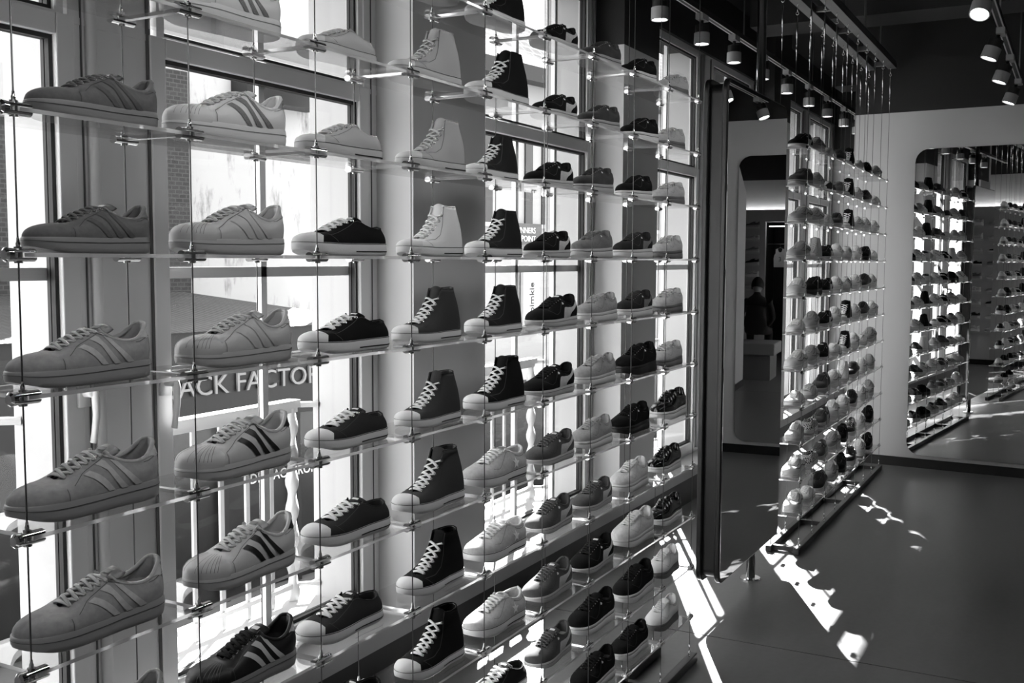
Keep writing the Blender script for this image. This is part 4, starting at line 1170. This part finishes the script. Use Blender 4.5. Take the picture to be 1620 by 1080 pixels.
# faces +x (towards the end wall)
body = [(0, 0, .10, (.15, .11)), (0.03, 0, .24, (.14, .10)), (0.07, 0, .38, (.16, .10)), (0.09, 0, .46, (.11, .08)), (0.11, 0, .53, .050), (0.13, 0, .58, .052),
        (0.09, .17, .43, .056), (0.17, .22, .22, .046), (0.33, .12, .10, .034), (0.37, .10, .09, .030),
        (0.09, -.17, .43, .056), (0.17, -.22, .22, .046), (0.33, -.12, .10, .034), (0.37, -.10, .09, .030),
        (0.05, .09, .06, .085), (0.42, .13, .02, .062), (0.44, .13, -.24, .045), (0.43, .13, -.42, .036), (0.54, .14, -.455, .036),
        (0.05, -.09, .06, .085), (0.42, -.13, .02, .062), (0.44, -.13, -.24, .045), (0.43, -.13, -.42, .036), (0.54, -.14, -.455, .036)]
ed = [(0,1),(1,2),(2,3),(3,4),(4,5),(3,6),(6,7),(7,8),(8,9),(3,10),(10,11),(11,12),(12,13),(0,14),(14,15),(15,16),(16,17),(17,18),(0,19),(19,20),(20,21),(21,22),(22,23)]
skin_fig('body', body, ed, 'cloth_dark', pe)
def head_mesh():
    mb = MB(); n, m = 20, 16; vs = []
    for i in range(m+1):
        ph = math.pi*i/m
        for k in range(n):
            th = 2*math.pi*k/n; x = math.sin(ph)*math.cos(th); y = math.sin(ph)*math.sin(th); z = math.cos(ph)
            rx = .098; ry = .076; rz = .118
            if z < 0: ry *= 1-0.28*(-z); rx *= 1-0.12*(-z)
            px, py, pz = x*rx, y*ry, z*rz
            if x > 0.8 and abs(y) < .25 and -0.25 < z < 0.12: px += .016*(1-abs(y)/.25)
            if x > 0.8 and .15 < abs(y) < .5 and 0.0 < z < .2: px -= .006
            vs.append((px, py, pz))
    mb.add(vs, [(i*n+k, i*n+(k+1) % n, (i+1)*n+(k+1) % n, (i+1)*n+k) for i in range(m) for k in range(n)])
    for sg in (-1, 1): mb.tube([(0.0, sg*.074, -.02), (0.0, sg*.084, 0.0), (0.0, sg*.076, .025)], [.008, .013, .008], 8)
    return mb
hd = obj('head', head_mesh(), 'skin', pe, True, (0.155, 0, .655)); hd.rotation_euler = (0, R(22), 0)
mb = MB(); n, m = 20, 10; vs = []
for i in range(m+1):
    ph = math.pi*0.62*i/m
    for k in range(n):
        th = 2*math.pi*k/n; x = math.sin(ph)*math.cos(th); cut = 1.0 if x < .35 else max(0.35, 1-(x-.35))
        p2 = ph*cut
        vs.append((math.sin(p2)*math.cos(th)*.108-.004, math.sin(p2)*math.sin(th)*.087, math.cos(p2)*.128))
mb.add(vs, [(i*n+k, i*n+(k+1) % n, (i+1)*n+(k+1) % n, (i+1)*n+k) for i in range(m) for k in range(n)]); obj('hair', mb, 'hair_dark', hd, True)
for sg in (-1, 1):
    mb = MB(); mb.tube([(.084, sg*.028, .012), (.091, sg*.028, .012)], [.011, .006], 10); obj('eye', mb, 'hair_dark', hd, True)
    # hand: palm and five bent fingers
    mb = MB(); hx, hy, hz = 0.385, sg*.10, .088
    mb.tube([(hx-.01, hy, hz), (hx+.03, hy-sg*.012, hz-.004), (hx+.075, hy-sg*.02, hz-.012)], [.020, .026, .020], 10, ell=(1.3, .6))
    for f in range(4):
        o_ = (f-1.5)*.015; ln = (.058, .068, .064, .050)[f]
        mb.tube([(hx+.065, hy-sg*.02+o_, hz-.010), (hx+.065+ln*.5, hy-sg*.02+o_*1.15, hz-.016), (hx+.065+ln*.85, hy-sg*.02+o_*1.2, hz-.034), (hx+.065+ln*.9, hy-sg*.02+o_*1.2, hz-.05)], [.009, .0085, .008, .0065], 8)
    mb.tube([(hx+.015, hy-sg*.03, hz), (hx+.04, hy-sg*.055, hz-.006), (hx+.065, hy-sg*.06, hz-.02)], [.011, .010, .007], 8)
    obj('hand', mb, 'skin', pe, True)
mb = MB(); mb.tube([(0.128, 0, .56), (0.138, 0, .60)], [.056, .05], 12); obj('neck', mb, 'skin', pe, True)
